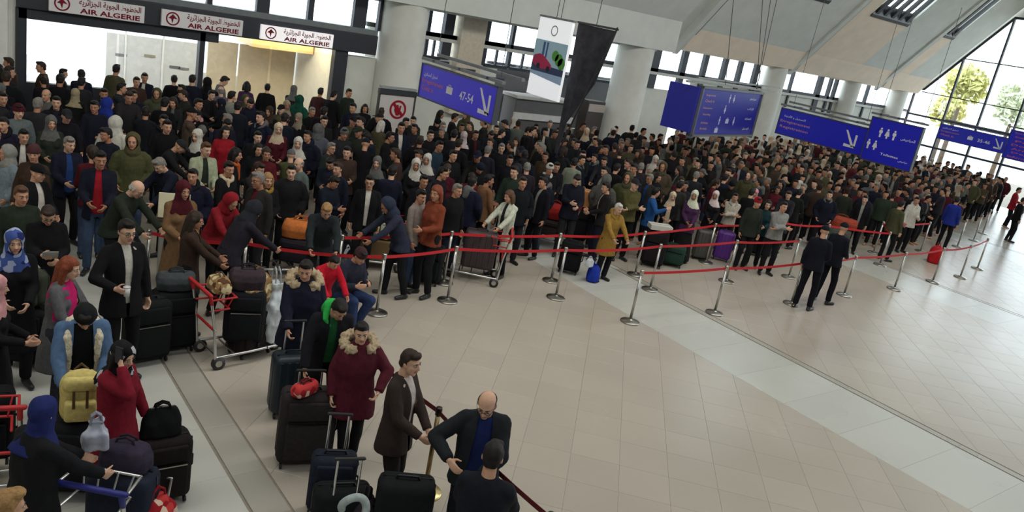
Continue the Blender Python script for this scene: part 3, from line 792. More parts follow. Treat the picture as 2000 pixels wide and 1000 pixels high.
# ------- gable wall of glass at the far end
GX = 43.9
gb = thing('window_gable', 'x', 'x'); del gb['label'], gb['category']; gb['kind'] = 'structure'; gb.location = (GX, 0, 0)
vm = [22.3, 20.35, 18.6] + [18.6 - 1.72 * i for i in range(1, 19)]
def gtop(v): return 4.85 if v > 21.85 else min(4.9 + (21.85 - v) * S_ROOF, 9.0)
for i, v in enumerate(vm):
    q = Soup(); t = gtop(v); q.box((0, v, t / 2), (0.14, 0.085, t)); ob('mullion', q, None, gb, 'dark_metal')
q = Soup(); q.tube([(0, 22.4, 4.87), (0, 21.85, 4.9), (0, 18.6, 9.0), (0, -13.9, 9.0)], 0.07, 6); ob('edge_frame', q, None, gb, 'dark_metal')
for z, y0 in ((3.52, 22.3), (4.75, 21.9), (6.75, 20.4), (2.05, 22.3)):
    q = Soup(); q.box((0, (y0 - 14) / 2, z), (0.1, y0 + 14, 0.10 if z < 4 else 0.05)); ob('rail', q, None, gb, 'dark_metal')
for v0, v1 in zip(vm[:-1], vm[1:]):
    zs = [0.05, 2.05, 3.52, 4.75, 6.75, 9.0]
    for a, b in zip(zs[:-1], zs[1:]):
        p = [(v1, a), (v0, a), (v0, min(b, gtop(v0))), (v1, min(b, gtop(v1)))]
        if p[2][1] <= a + 0.02:
            if p[3][1] <= a + 0.05: continue
            vv = v1 + (v0 - v1) * min(1, (p[3][1] - a) / max(p[3][1] - gtop(v0), 1e-3)) * 0.98
            p = [(v1, a), (vv, a), (v1, p[3][1])]
        q = Soup(); q.prism(p, 0, 0.02, 0.03); ob('pane', q, None, gb, 'window_glass')
q = Soup(); q.prism([(22.5, 4.9), (21.85, 4.95), (18.6, 9.05), (-14, 9.05), (-14, 11.4), (22.5, 11.4)], 0, -0.1, 0.1)
structure('wall_far', q, 'wall_paint', M=Matrix.Translation((GX, 0, 0)))

# ------- airline sales office in the back wall
shop_n = thing('airline_office', 'dark framed airline sales office with a bright glass front in the back wall', 'shop', (6.5, 22.0, 0))
def sob(name, sp, mt, color=None): return ob(name, sp, color, shop_n, mt)
q = Soup(); q.box((0.35, 0.05, 3.08), (9.1, 0.4, 0.56), bev=0.02); sob('fascia', q, 'dark_metal')
q = Soup(); q.box((-1.9, 0.08, 2.69), (4.5, 0.3, 0.24)); sob('lintel', q, 'dark_metal')
for x, w, z in ((-4.1, 0.22, 2.8), (-0.05, 0.13, 2.8), (3.85, 0.40, 2.85)):
    q = Soup(); q.box((x, 0.05, z / 2), (w, 0.24, z)); sob('post', q, 'dark_metal')
for x0, x1 in ((-4.0, -2.05), (-2.0, -0.12), (0.02, 1.8), (1.86, 3.64)):
    q = Soup(); q.box(((x0 + x1) / 2, 0.1, 1.35), (x1 - x0, 0.015, 2.6)); sob('glass_pane', q, 'shop_glass')
q = Soup(); q.box((-2.05, 0.08, 0.55), (4.0, 0.18, 1.1)); sob('base_wall', q, 'dark_metal')
# inside
q = Soup(); q.box((-0.1, 2.2, 3.05), (8.2, 4.2, 0.1)); sob('office_ceiling', q, 'paint', (0.8, 0.8, 0.78))
q = Soup(); q.box((-4.15, 2.2, 1.5), (0.1, 4.0, 3.0)); q.box((3.95, 2.2, 1.5), (0.1, 4.0, 3.0)); sob('office_side_wall', q, 'paint', (0.75, 0.74, 0.68))
q = Soup(); q.box((-0.1, 4.1, 0.6), (8.2, 0.1, 1.2)); sob('office_back_wall', q, 'paint', (0.72, 0.72, 0.70))
for x in (-1.75, -0.75, 0.25):
    q = Soup(); q.box((x, 3.0, 1.15), (0.94, 0.05, 2.05)); sob('partition_panel', q, 'paint', (0.62, 0.63, 0.62))
    q = Soup(); q.box((x + 0.5, 2.98, 1.3), (0.05, 0.09, 2.6)); sob('partition_post', q, 'paint', (0.8, 0.8, 0.78))
mat('blind_glow', (0.9, 0.92, 0.95), 0.6, emit=(0.95, 0.98, 1.0), emit_strength=1.1)  # the blind's own emission stands in for light behind it
q = Soup(); q.box((-2.95, 1.2, 1.55), (1.75, 0.05, 2.3)); sob('glowing_blind', q, 'blind_glow')
for x in (1.55, 2.5, 3.4):
    q = Soup(); q.box((x, 3.3, 1.2), (0.9, 0.06, 2.2)); sob('partition_panel', q, 'paint', (0.66, 0.58, 0.44))
q = Soup(); q.box((2.9, 2.6, 2.55), (1.9, 1.3, 0.32)); sob('ceiling_soffit', q, 'paint', (0.85, 0.62, 0.32))  # warm light on the soffit is put into its yellow colour
mat('lamp_panel', (0.9, 0.9, 0.9), 0.5, emit=(1.0, 0.98, 0.94), emit_strength=22.0)
mat('lamp_warm', (0.9, 0.85, 0.7), 0.5, emit=(1.0, 0.84, 0.55), emit_strength=18.0)
for x, y, m_ in ((-2.6, 1.2, 'lamp_panel'), (-1.0, 1.3, 'lamp_panel'), (0.6, 1.6, 'lamp_panel'), (2.1, 1.0, 'lamp_warm'), (3.2, 1.2, 'lamp_warm'), (-2.4, 3.4, 'lamp_panel')):
    q = Soup(); q.box((x, y, 2.985), (0.9, 0.5, 0.03)); sob('ceiling_lamp', q, m_)
for x, z, c in ((-1.95, 1.62, (0.45, 0.07, 0.08)), (-1.35, 1.60, (0.2, 0.2, 0.22)), (-0.6, 1.66, (0.3, 0.28, 0.2)), (0.1, 1.42, (0.15, 0.15, 0.16)), (0.35, 1.4, (0.2, 0.2, 0.2))):
    q = Soup(); q.box((x, 2.96, z), (0.3, 0.01, 0.07)); sob('notice', q, 'print', c)

# ------- the area behind the columns: booths and counters
t = thing('service_booth', 'grey service booth with a white band standing behind the hanging banner', 'booth', (18.3, 21.9, 0))
q = Soup(); q.box((0, 0.5, 1.0), (2.6, 0.8, 2.0), bev=0.03); ob('body', q, (0.10, 0.10, 0.10), t, 'paint')
q = Soup(); q.box((0, 0.05, 1.42), (2.7, 0.1, 0.22)); ob('white_band', q, (0.6, 0.6, 0.6), t, 'paint')
q = Soup(); q.box((0, 0.45, 2.06), (2.8, 0.95, 0.1)); ob('top', q, (0.45, 0.45, 0.43), t, 'paint')
t = thing('display_cabinet', 'brown display cabinet standing beside the second column from the counters', 'cabinet', (20.8, 22.0, 0))
q = Soup(); q.box((0, 0.3, 1.1), (0.85, 0.5, 2.2), bev=0.02); ob('body', q, (0.06, 0.05, 0.045), t, 'paint')
q = Soup(); q.box((0, 0.03, 1.95), (0.8, 0.04, 0.28)); ob('header', q, (0.45, 0.4, 0.36), t, 'print')
# ------- outside: trees behind the gable glass
mat('leaf', None, 0.7, noise_scale=8, noise_amt=0.3); mat('bark', srgb(90, 74, 58), 0.9)
def tree(x, y, h, r, c, label):
    t = thing('tree', label, 'tree', (x, y, -0.3), 0, 'trees outside the glass gable')
    sp = Soup(); sp.cap((0, 0, 0), (0.1, 0, h * 0.5), 0.18, 0.11); ob('trunk', sp, None, t, 'bark')
    rg = random.Random(int(x * 10)); sp = Soup()
    for i in range(420):
        d = Vector((rg.gauss(0, 1), rg.gauss(0, 1), rg.gauss(0, 0.8))).normalized() * r * rg.uniform(0.4, 1)
        p = Vector((0, 0, h * 0.68)) + d; a, b = Vector((rg.uniform(-1, 1), rg.uniform(-1, 1), rg.uniform(-1, 1))).normalized(), None
        b = a.orthogonal().normalized(); k = rg.uniform(0.22, 0.42); n = a.cross(b) * 0.03
        sp.add([p - a * k, p + b * k * 0.5, p + a * k, p - b * k * 0.5, p + n], [(0, 1, 4), (1, 2, 4), (2, 3, 4), (3, 0, 4)])
    o = ob('foliage', sp.mesh('foliage', fix=False), c, t, 'leaf'); o['kind'] = 'stuff'
c_ = on_x(1886, 165, 54); tree(54, c_.y, (c_.z + 0.3) / 0.68, 1.35, srgb(206, 204, 130), 'yellow green tree outside the glass gable, beside the corner')
c_ = on_x(1852, 214, 57); tree(57, c_.y, (c_.z + 0.3) / 0.68, 1.2, srgb(216, 210, 138), 'low pale yellow tree outside the gable, second from the corner')
c_ = on_x(1985, 205, 62); tree(62, c_.y, (c_.z + 0.3) / 0.68, 1.7, srgb(196, 202, 170), 'tall pale grey green tree outside the gable, farthest out')
# ---------------------------------------------------------------- lettering and signs
_AR = {}
def _ar(ch, cp, n):
    _AR[ch] = [chr(cp + i) for i in range(n)]
for ch, cp, n in (('ء', 0xFE80, 1), ('آ', 0xFE81, 2), ('أ', 0xFE83, 2), ('ؤ', 0xFE85, 2), ('إ', 0xFE87, 2), ('ئ', 0xFE89, 4), ('ا', 0xFE8D, 2), ('ب', 0xFE8F, 4), ('ة', 0xFE93, 2), ('ت', 0xFE95, 4), ('ث', 0xFE99, 4), ('ج', 0xFE9D, 4),
                  ('ح', 0xFEA1, 4), ('خ', 0xFEA5, 4), ('د', 0xFEA9, 2), ('ذ', 0xFEAB, 2), ('ر', 0xFEAD, 2), ('ز', 0xFEAF, 2), ('س', 0xFEB1, 4), ('ش', 0xFEB5, 4), ('ص', 0xFEB9, 4), ('ض', 0xFEBD, 4), ('ط', 0xFEC1, 4), ('ظ', 0xFEC5, 4),
                  ('ع', 0xFEC9, 4), ('غ', 0xFECD, 4), ('ف', 0xFED1, 4), ('ق', 0xFED5, 4), ('ك', 0xFED9, 4), ('ل', 0xFEDD, 4), ('م', 0xFEE1, 4), ('ن', 0xFEE5, 4), ('ه', 0xFEE9, 4), ('و', 0xFEED, 2), ('ى', 0xFEEF, 2), ('ي', 0xFEF1, 4)):
    _ar(ch, cp, n)
def arabic(s):
    """joined letter forms, laid out for a left-to-right text object"""
    out = []
    for i, ch in enumerate(s):
        f = _AR.get(ch)
        if not f: out.append(ch); continue
        pj = i > 0 and s[i - 1] in _AR and len(_AR[s[i - 1]]) == 4
        nj = i + 1 < len(s) and s[i + 1] in _AR and len(_AR[s[i + 1]]) > 1 and len(f) == 4
        k = 3 if pj and nj else 2 if nj else 1 if pj else 0
        out.append(f[min(k, len(f) - 1)])
    return ''.join(reversed(out))
_TXT = {}
def text_mesh(s, w, h, bold=0.0):
    """lettering as flat mesh in the XZ plane, fitted to w x h and centred"""
    c = bpy.data.curves.new('t', 'FONT'); c.body = s; c.extrude = 0.0; c.resolution_u = 2; c.offset = bold
    o = bpy.data.objects.new('t', c); COL.objects.link(o)
    me = bpy.data.meshes.new_from_object(o.evaluated_get(bpy.context.evaluated_depsgraph_get()))
    bpy.data.objects.remove(o); bpy.data.curves.remove(c)
    n = len(me.vertices); co = np.empty(n * 3, np.float32); me.vertices.foreach_get('co', co); co = co.reshape(-1, 3)
    lo, hi = co.min(0), co.max(0); k = (hi - lo); k[k < 1e-6] = 1
    q = (co - (lo + hi) / 2) / k
    co = np.stack([q[:, 0] * w, np.zeros(n), q[:, 1] * h], 1).astype(np.float32)
    me.vertices.foreach_set('co', co.ravel()); me.update(); me.materials.clear()
    return me
def lettering(parent, s, x, z, w, h, y, color, name='lettering', bold=0.012, mt='print'):
    return ob(name, text_mesh(s, w, h, bold), color, parent, mt, loc=(x, y, z))
def flat_shape(parent, polys, x, z, y, color, name, mt='print', t=0.004):
    sp = Soup()
    for p in polys: sp.prism(p, 1, -t, 0)
    return ob(name, sp, color, parent, mt, loc=(x, y, z))
def disc(r, n=28, cx=0, cz=0): return [(cx + r * math.cos(2 * PI * i / n), cz + r * math.sin(2 * PI * i / n)) for i in range(n)]
def ring(parent, x, z, y, r0, r1, color, name):
    sp = Soup(); n = 32
    for i in range(n):
        a, b = 2 * PI * i / n, 2 * PI * (i + 1) / n
        sp.prism([(r0 * math.cos(a), r0 * math.sin(a)), (r1 * math.cos(a), r1 * math.sin(a)), (r1 * math.cos(b), r1 * math.sin(b)), (r0 * math.cos(b), r0 * math.sin(b))], 1, -0.004, 0)
    return ob(name, sp, color, parent, 'print', loc=(x, y, z))
ARROW = lambda s: [[(-0.42 * s, 0.5 * s), (-0.30 * s, 0.5 * s), (0.32 * s, -0.34 * s), (0.20 * s, -0.46 * s)], [(-0.34 * s, -0.30 * s), (-0.34 * s, -0.48 * s), (0.42 * s, -0.48 * s), (0.42 * s, -0.36 * s)],
                   [(0.30 * s, -0.40 * s), (0.42 * s, -0.48 * s), (0.42 * s, 0.32 * s), (0.28 * s, 0.32 * s)]]
def person_icon(s, skirt=False):
    body = [(-0.16 * s, 0.22 * s), (0.16 * s, 0.22 * s), (0.2 * s, -0.05 * s), (0.1 * s, -0.05 * s), (0.09 * s, -0.5 * s), (-0.09 * s, -0.5 * s), (-0.1 * s, -0.05 * s), (-0.2 * s, -0.05 * s)]
    if skirt: body = [(-0.13 * s, 0.22 * s), (0.13 * s, 0.22 * s), (0.26 * s, -0.25 * s), (0.09 * s, -0.25 * s), (0.08 * s, -0.5 * s), (-0.08 * s, -0.5 * s), (-0.09 * s, -0.25 * s), (-0.26 * s, -0.25 * s)]
    return [body, disc(0.11 * s, 12, 0, 0.36 * s)]
def shift(polys, dx, dz=0): return [[(p[0] + dx, p[1] + dz) for p in q] for q in polys]
case_icon = lambda s: [[(-0.5 * s, -0.38 * s), (0.5 * s, -0.38 * s), (0.5 * s, 0.24 * s), (-0.5 * s, 0.24 * s)], [(-0.2 * s, 0.24 * s), (-0.13 * s, 0.24 * s), (-0.13 * s, 0.42 * s), (-0.2 * s, 0.42 * s)],
                       [(0.13 * s, 0.24 * s), (0.2 * s, 0.24 * s), (0.2 * s, 0.42 * s), (0.13 * s, 0.42 * s)], [(-0.2 * s, 0.36 * s), (0.2 * s, 0.36 * s), (0.2 * s, 0.42 * s), (-0.2 * s, 0.42 * s)]]
mat('sign_blue', srgb(44, 34, 160), 0.5, noise_scale=4, noise_amt=0.03, emit=srgb(50, 36, 190), emit_strength=0.28)
mat('sign_deep', srgb(20, 22, 138), 0.5, noise_scale=4, noise_amt=0.03, emit=srgb(14, 20, 160), emit_strength=0.28)
mat('board_blue', srgb(26, 28, 116), 0.5, noise_scale=4, noise_amt=0.03, emit=srgb(24, 28, 140), emit_strength=0.22)
mat('lit_panel', (0.80, 0.82, 0.84), 0.5, noise_amt=0.02, emit=(0.97, 0.98, 1.0), emit_strength=0.45)
WHITE, ORANGE, BLUE, RED = (0.72, 0.72, 0.74), (0.62, 0.20, 0.12), srgb(44, 36, 158), srgb(150, 22, 40)

# three backlit airline signs on the dark fascia
def airline_sign(x, w, z, h, lum, label):
    t = thing('airline_sign', label, 'sign', (x, 21.82, z), 0, 'red lettered airline signs over the counters')
    q = Soup(); q.box((0, -0.02, 0), (w, 0.10, h), bev=0.01)
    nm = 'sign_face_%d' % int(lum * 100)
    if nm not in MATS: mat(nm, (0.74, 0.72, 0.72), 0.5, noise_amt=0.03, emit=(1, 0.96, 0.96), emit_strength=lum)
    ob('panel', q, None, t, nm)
    y = -0.074; R_ = srgb(122, 20, 40)
    ring(t, -w * 0.37, 0, y, h * 0.33, h * 0.41, R_, 'emblem_ring')
    sw = [[(-0.27 * h, 0.02 * h), (0.0, 0.28 * h), (0.28 * h, 0.0), (0.05 * h, 0.03 * h), (0.0, -0.28 * h), (-0.10 * h, 0.0)]]
    flat_shape(t, sw, -w * 0.37, 0, y, R_, 'emblem_bird')
    lettering(t, arabic('الخطوط الجوية الجزائرية'), w * 0.13, h * 0.20, w * 0.66, h * 0.46, y, R_, 'arabic_lettering', 0.02)
    lettering(t, 'AIR ALGERIE', w * 0.13, -h * 0.26, w * 0.64, h * 0.30, y, R_, 'latin_lettering', 0.03)
    return t
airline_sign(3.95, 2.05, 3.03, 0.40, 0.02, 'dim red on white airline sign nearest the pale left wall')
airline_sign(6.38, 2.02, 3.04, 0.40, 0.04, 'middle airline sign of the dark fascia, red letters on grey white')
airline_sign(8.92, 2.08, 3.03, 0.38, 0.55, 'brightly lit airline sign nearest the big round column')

def hung_sign(x, v0, v1, z0, z1, label, cat='sign', rails=2, name='direction_sign', face_mat='sign_deep'):
    """board along y facing the camera's end of the hall; v0 is its left edge"""
    w = v0 - v1; h = z1 - z0
    t = thing(name, label, cat, (x, (v0 + v1) / 2, (z0 + z1) / 2), -PI / 2)
    q = Soup(); q.box((0, 0.05, 0), (w, 0.1, h), bev=0.008); ob('board', q, None, t, face_mat)
    q = Soup()
    for sz in (1, -1): q.box((0, 0.05, sz * (h / 2 + 0.012)), (w + 0.05, 0.13, 0.03))
    for sx in (1, -1): q.box((sx * (w / 2 + 0.012), 0.05, 0), (0.03, 0.13, h + 0.05))
    ob('edge_frame', q, (0.05, 0.055, 0.07), t, 'paint')
    for k in range(rails):
        q = Soup(); q.box((0.1 * k, 0.05 + 0.35 * k, h / 2 + 0.12 + 0.12 * k), (w + 0.2 + 0.1 * k, 0.09, 0.06)); ob('rail', q, (0.16, 0.17, 0.17), t, 'paint')
    for sx in (-0.36, 0.0, 0.36):
        q = Soup(); q.box((sx * w, 0.2, h / 2 + 0.13), (0.06, 0.42, 0.05)); ob('bracket', q, (0.03, 0.04, 0.08), t, 'paint')
    for sx in (-0.42, 0.42):
        q = Soup(); q.tube([(sx * w, 0.2, h / 2 + 0.2), (sx * w * 0.97, 0.2, 7.2 - (z0 + z1) / 2)], 0.008, 5); ob('cable', q, (0.05, 0.05, 0.05), t, 'paint')
    return t, w, h
t, w, h = hung_sign(9.6, 16.1, 13.1, 2.56, 3.28, 'blue hanging sign reading 47-54 with white arrow, beside the big round column', face_mat='sign_blue')
lettering(t, arabic('تسجيل المسافرين'), -w * 0.36, h * 0.22, w * 0.2, h * 0.16, -0.006, WHITE, 'arabic_lettering')
lettering(t, 'Enregistrement', -w * 0.32, h * 0.0, w * 0.30, h * 0.17, -0.006, ORANGE, 'latin_lettering')
lettering(t, 'Check in', -w * 0.38, -h * 0.2, w * 0.17, h * 0.15, -0.006, ORANGE, 'latin_lettering')
flat_shape(t, case_icon(h * 0.34), -w * 0.08, 0, -0.001, WHITE, 'suitcase_icon')
lettering(t, '47-54', w * 0.15, -h * 0.04, w * 0.18, h * 0.26, -0.006, WHITE, 'gate_number')
flat_shape(t, ARROW(h * 0.72), w * 0.37, 0, -0.001, WHITE, 'arrow')

t, w, h = hung_sign(24.0, 16.45, 13.2, 2.52, 3.36, 'wide blue hanging sign with orange lines and a white arrow, joined to a taller board')
lettering(t, arabic('التسجيل و الأمتعة'), -w * 0.32, h * 0.24, w * 0.26, h * 0.13, -0.006, WHITE, 'arabic_lettering')
lettering(t, 'Enregistrement', -w * 0.30, h * 0.02, w * 0.36, h * 0.13, -0.006, (0.60, 0.28, 0.26), 'latin_lettering')
lettering(t, 'Registration', -w * 0.30, -h * 0.2, w * 0.34, h * 0.13, -0.006, (0.60, 0.28, 0.26), 'latin_lettering')
flat_shape(t, ARROW(h * 0.62), w * 0.34, -h * 0.02, -0.001, WHITE, 'arrow')
t, w, h = hung_sign(23.9, 13.15, 11.55, 2.46, 3.75, 'tall dark blue board with people pictograms hanging at the right end of the arrow sign', rails=1)
flat_shape(t, shift(person_icon(0.30), -0.22) + shift(person_icon(0.30, True), 0) + shift(person_icon(0.30), 0.22), -w * 0.12, h * 0.20, -0.001, WHITE, 'pictogram')
flat_shape(t, shift(person_icon(0.30), -0.11) + shift(person_icon(0.30, True), 0.11), -w * 0.36, -h * 0.12, -0.001, WHITE, 'pictogram')
lettering(t, arabic('المراحيض'), w * 0.30, h * 0.16, w * 0.28, 0.10, -0.006, WHITE, 'arabic_lettering')
lettering(t, 'Toilettes', w * 0.04, -h * 0.28, w * 0.36, 0.07, -0.006, WHITE, 'latin_lettering')
lettering(t, arabic('مراحيض'), w * 0.33, -h * 0.34, w * 0.18, 0.07, -0.006, WHITE, 'arabic_lettering')

t, w, h = hung_sign(43.3, 20.1, 16.7, 2.62, 3.36, 'blue sign with a white arrow mounted across the far glass gable')
lettering(t, arabic('تسجيل المسافرين'), -w * 0.34, h * 0.28, w * 0.24, h * 0.13, -0.006, WHITE, 'arabic_lettering')
lettering(t, 'Enregistrement', -w * 0.33, h * 0.05, w * 0.28, h * 0.13, -0.006, ORANGE, 'latin_lettering')
lettering(t, 'Check in', -w * 0.36, -h * 0.18, w * 0.2, h * 0.13, -0.006, ORANGE, 'latin_lettering')
flat_shape(t, case_icon(h * 0.36), -w * 0.02, 0, -0.001, WHITE, 'suitcase_icon')
lettering(t, '35-46', w * 0.18, -h * 0.04, w * 0.18, h * 0.22, -0.006, WHITE, 'gate_number')
flat_shape(t, ARROW(h * 0.66), w * 0.38, 0, -0.001, WHITE, 'arrow')
t, w, h = hung_sign(36.5, 14.1, 11.9, 2.82, 3.95, 'dark blue hanging board filled with red lines of text, nearest the far gable sign', rails=1)
for i in range(7):
    lettering(t, ['Enregistrement', 'Embarquement', 'Police', 'Douane', 'Arrivees', 'Departs', 'Information'][i], -w * 0.12 + 0.05 * (i % 3), h * 0.42 - h * 0.14 * i, w * 0.6, h * 0.075, -0.006, (0.55, 0.13, 0.10), 'text_line')

# information board: wide face towards the hall, narrow dark blue side
t = thing('information_board', 'large blue information board with rows of text and pictograms', 'sign', (20.1, 15.55, 3.075), math.atan2(1.1, 4.2))
w, h = 4.34, 1.31
q = Soup(); q.box((0, 0.08, 0), (w, 0.16, h), bev=0.01); ob('board', q, None, t, 'board_blue')
q = Soup(); q.box((-w / 2 - 0.10, 0.5, 0.02), (0.12, 0.95, h * 0.98), bev=0.01); ob('side_board', q, None, t, 'board_blue')
q = Soup()
for sx in (1, -1): q.box((sx * (w / 2 + 0.03), 0.05, -0.02), (0.06, 0.2, h + 0.16))
for sz in (1, -1): q.box((0, 0.05, sz * (h / 2 + 0.03)), (w + 0.12, 0.2, 0.06))
ob('edge_frame', q, (0.12, 0.13, 0.14), t, 'paint')
for k in range(2):
    q = Soup(); q.box((0.4 + k * 1.2, 0.2 + 0.3 * k, h / 2 + 0.12 + 0.11 * k), (w + 2.2, 0.08, 0.05)); ob('rail', q, (0.2, 0.22, 0.2), t, 'paint')
RO = (0.52, 0.30, 0.26)
for i, (s_, z) in enumerate((('Enregistrement', 0.36), ('Check in', 0.24), ('Embarquement', 0.08), ('Boarding', -0.06), ('Arrivees', -0.24), ('Arrivals', -0.37))):
    lettering(t, s_, -w * 0.36 + 0.02 * (i % 2), z * h / 1.0, 0.62 - 0.14 * (i > 2), 0.075, -0.006, RO, 'latin_lettering')
for s_, z in (('تسجيل المسافرين', 0.36), ('الإركاب', 0.12), ('الجمارك', -0.12), ('الوصول', -0.36)):
    lettering(t, arabic(s_), w * 0.36, z * h, 0.5, 0.085, -0.006, WHITE, 'arabic_lettering')
for x, z, k in ((-0.2, 0.33, 0), (-0.35, 0.08, 1), (-0.55, -0.18, 0), (0.0, -0.18, 2), (0.5, -0.18, 1), (-0.62, -0.4, 2), (0.1, 0.33, 1)):
    flat_shape(t, person_icon(0.26, k == 1) if k < 2 else case_icon(0.22), x, z * h, -0.001, (0.5, 0.52, 0.7), 'pictogram')
for sx, dx in ((-0.1, -0.5), (0.46, -0.9), (0.47, -0.05), (0.46, 0.7)):
    q = Soup(); q.tube([(sx * w, 0.15, h / 2 + 0.15), (sx * w + dx, 0.6, 4.6)], 0.012, 5); ob('cable', q, (0.06, 0.06, 0.06), t, 'paint')

# hanging advertising banner with a dark pointed pennant beside it
t = thing('advertising_banner', 'tall white hanging banner with a red car and green bush printed on it', 'banner', (13.0, 15.85, 3.83), -PI / 2)
w, h = 1.28, 1.92
q = Soup(); q.box((0, 0.04, 0), (w, 0.08, h), bev=0.006); ob('panel', q, None, t, 'lit_panel')
y = -0.002
flat_shape(t, [[(-w / 2, -0.20), (w / 2, -0.20), (w / 2, 0.42), (-w / 2, 0.42)]], 0, 0, y, (0.42, 0.62, 0.72), 'printed_sky', t=0.002)
flat_shape(t, [[(-w / 2, -0.36), (w / 2, -0.36), (w / 2, -0.2), (-w / 2, -0.17)]], 0, 0, y - 0.001, (0.05, 0.07, 0.14), 'printed_road', t=0.003)
flat_shape(t, [[(-0.30, 0.0), (-0.22, 0.0), (-0.22, 0.38), (-0.30, 0.38)], [(-0.16, 0.0), (-0.10, 0.0), (-0.10, 0.38), (-0.16, 0.38)]], 0, 0, y - 0.002, (0.06, 0.12, 0.30), 'printed_tower', t=0.003)
flat_shape(t, [disc(0.15, 14, 0.40, 0.02), disc(0.13, 14, 0.24, 0.10), disc(0.14, 14, 0.52, -0.06)], 0, 0, y - 0.003, (0.10, 0.34, 0.05), 'printed_bush', t=0.003)
flat_shape(t, [[(-0.62, -0.16), (-0.58, 0.02), (-0.36, 0.08), (-0.18, 0.03), (0.0, -0.06), (0.14, -0.14), (0.16, -0.24), (-0.2, -0.28), (-0.5, -0.22)]], 0, 0, y - 0.005, (0.50, 0.03, 0.10), 'printed_car', t=0.003)
flat_shape(t, [disc(0.07, 14, -0.36, -0.22), disc(0.07, 14, 0.04, -0.25)], 0, 0, y - 0.008, (0.02, 0.02, 0.025), 'printed_wheel', t=0.003)
flat_shape(t, [[(-w / 2, -0.44), (w / 2, -0.56), (w / 2, -0.36), (-w / 2, -0.36)]], 0, 0, y - 0.001, (0.40, 0.55, 0.75), 'printed_band', t=0.002)
ring(t, 0.02, 0.68, y, 0.10, 0.13, (0.42, 0.40, 0.46), 'printed_emblem')
q = Soup(); q.box((0, 0.04, h / 2 + 0.02), (w + 0.05, 0.1, 0.05)); ob('top_bar', q, (0.2, 0.2, 0.2), t, 'paint')
for sx in (-0.05, 0.12):
    q = Soup(); q.tube([(sx, 0.04, h / 2), (sx + 0.02, 0.04, 6.0)], 0.009, 5); ob('cable', q, (0.04, 0.04, 0.04), t, 'paint')
mat('pennant_cloth', srgb(44, 44, 50), 0.8, noise_scale=5, noise_amt=0.5)
t = thing('pennant', 'dark pointed pennant hanging behind the white car banner', 'banner', (13.25, 15.3, 4.8), -PI / 2)
q = Soup(); q.add([(0.0, 0, 0), (1.25, 0.1, -0.02), (0.85, 0.14, -1.3), (0.22, 0.05, -2.4), (0.14, 0.03, -3.2), (0.08, 0, -3.2), (0.04, 0, -1.5), (0.5, -0.05, -0.8)] + [(0.0, 0.03, 0), (1.25, 0.13, -0.02), (0.85, 0.17, -1.3), (0.22, 0.08, -2.4), (0.14, 0.06, -3.2), (0.08, 0.03, -3.2), (0.04, 0.03, -1.5)],
      [(0, 1, 7), (1, 2, 7), (2, 3, 7), (3, 4, 5), (3, 5, 6), (3, 6, 7), (6, 0, 7), (8, 14, 11, 10, 9), (14, 13, 12, 11), (0, 8, 9, 1), (1, 9, 10, 2), (2, 10, 11, 3), (3, 11, 12, 4), (4, 12, 13, 5), (5, 13, 14, 6), (6, 14, 8, 0)])
ob('fabric', q, None, t, 'pennant_cloth')
q = Soup(); q.cap((1.27, 0.1, 0.05), (0.14, 0.02, -3.3), 0.022, 0.022, 6); ob('edge_pole', q, (0.02, 0.02, 0.02), t, 'paint')
q = Soup(); q.tube([(-0.02, 0, 0.02), (1.3, 0.1, 0.02)], 0.025, 6); ob('top_bar', q, (0.05, 0.05, 0.05), t, 'paint')
q = Soup(); q.tube([(0.6, 0.05, 0.02), (0.72, 0.05, 5.0)], 0.009, 5); ob('cable', q, (0.04, 0.04, 0.04), t, 'paint')

# standing prohibition panel at the foot of the big column
t = thing('prohibition_panel', 'white standing panel with a red no-entry ring at the foot of the big column', 'sign', (11.5, 20.4, 0))
q = Soup(); q.box((0, 0.03, 1.2), (1.12, 0.05, 1.4), bev=0.01); ob('panel', q, (0.62, 0.58, 0.56), t, 'print')
q = Soup(); q.box((0, 0.03, 1.98), (1.2, 0.14, 0.14)); ob('top_bar', q, (0.03, 0.035, 0.04), t, 'paint')
q = Soup(); q.box((0, 0.03, 2.10), (1.16, 0.14, 0.06)); ob('cap_rail', q, (0.30, 0.33, 0.34), t, 'paint')
for sx in (1, -1):
    q = Soup(); q.box((sx * 0.58, 0.03, 1.0), (0.05, 0.08, 2.0)); ob('post', q, (0.05, 0.05, 0.05), t, 'paint')
    q = Soup(); q.box((sx * 0.58, 0.03, 0.02), (0.08, 0.5, 0.04)); ob('foot', q, (0.05, 0.05, 0.05), t, 'paint')
y = -0.002
ring(t, 0.06, 1.50, y, 0.21, 0.27, RED, 'red_ring')
flat_shape(t, [[(-0.19, 0.13), (-0.13, 0.19), (0.19, -0.13), (0.13, -0.19)]], 0.06, 1.50, y - 0.003, RED, 'red_slash')
flat_shape(t, [[(-0.05, -0.17), (0.05, -0.17), (0.09, 0.0), (0.1, 0.12), (0.05, 0.12), (0.03, 0.02), (0.0, 0.14), (-0.05, 0.13), (-0.05, 0.0), (-0.11, 0.05), (-0.12, -0.02)]], 0.06, 1.50, y, RED, 'hand_symbol')
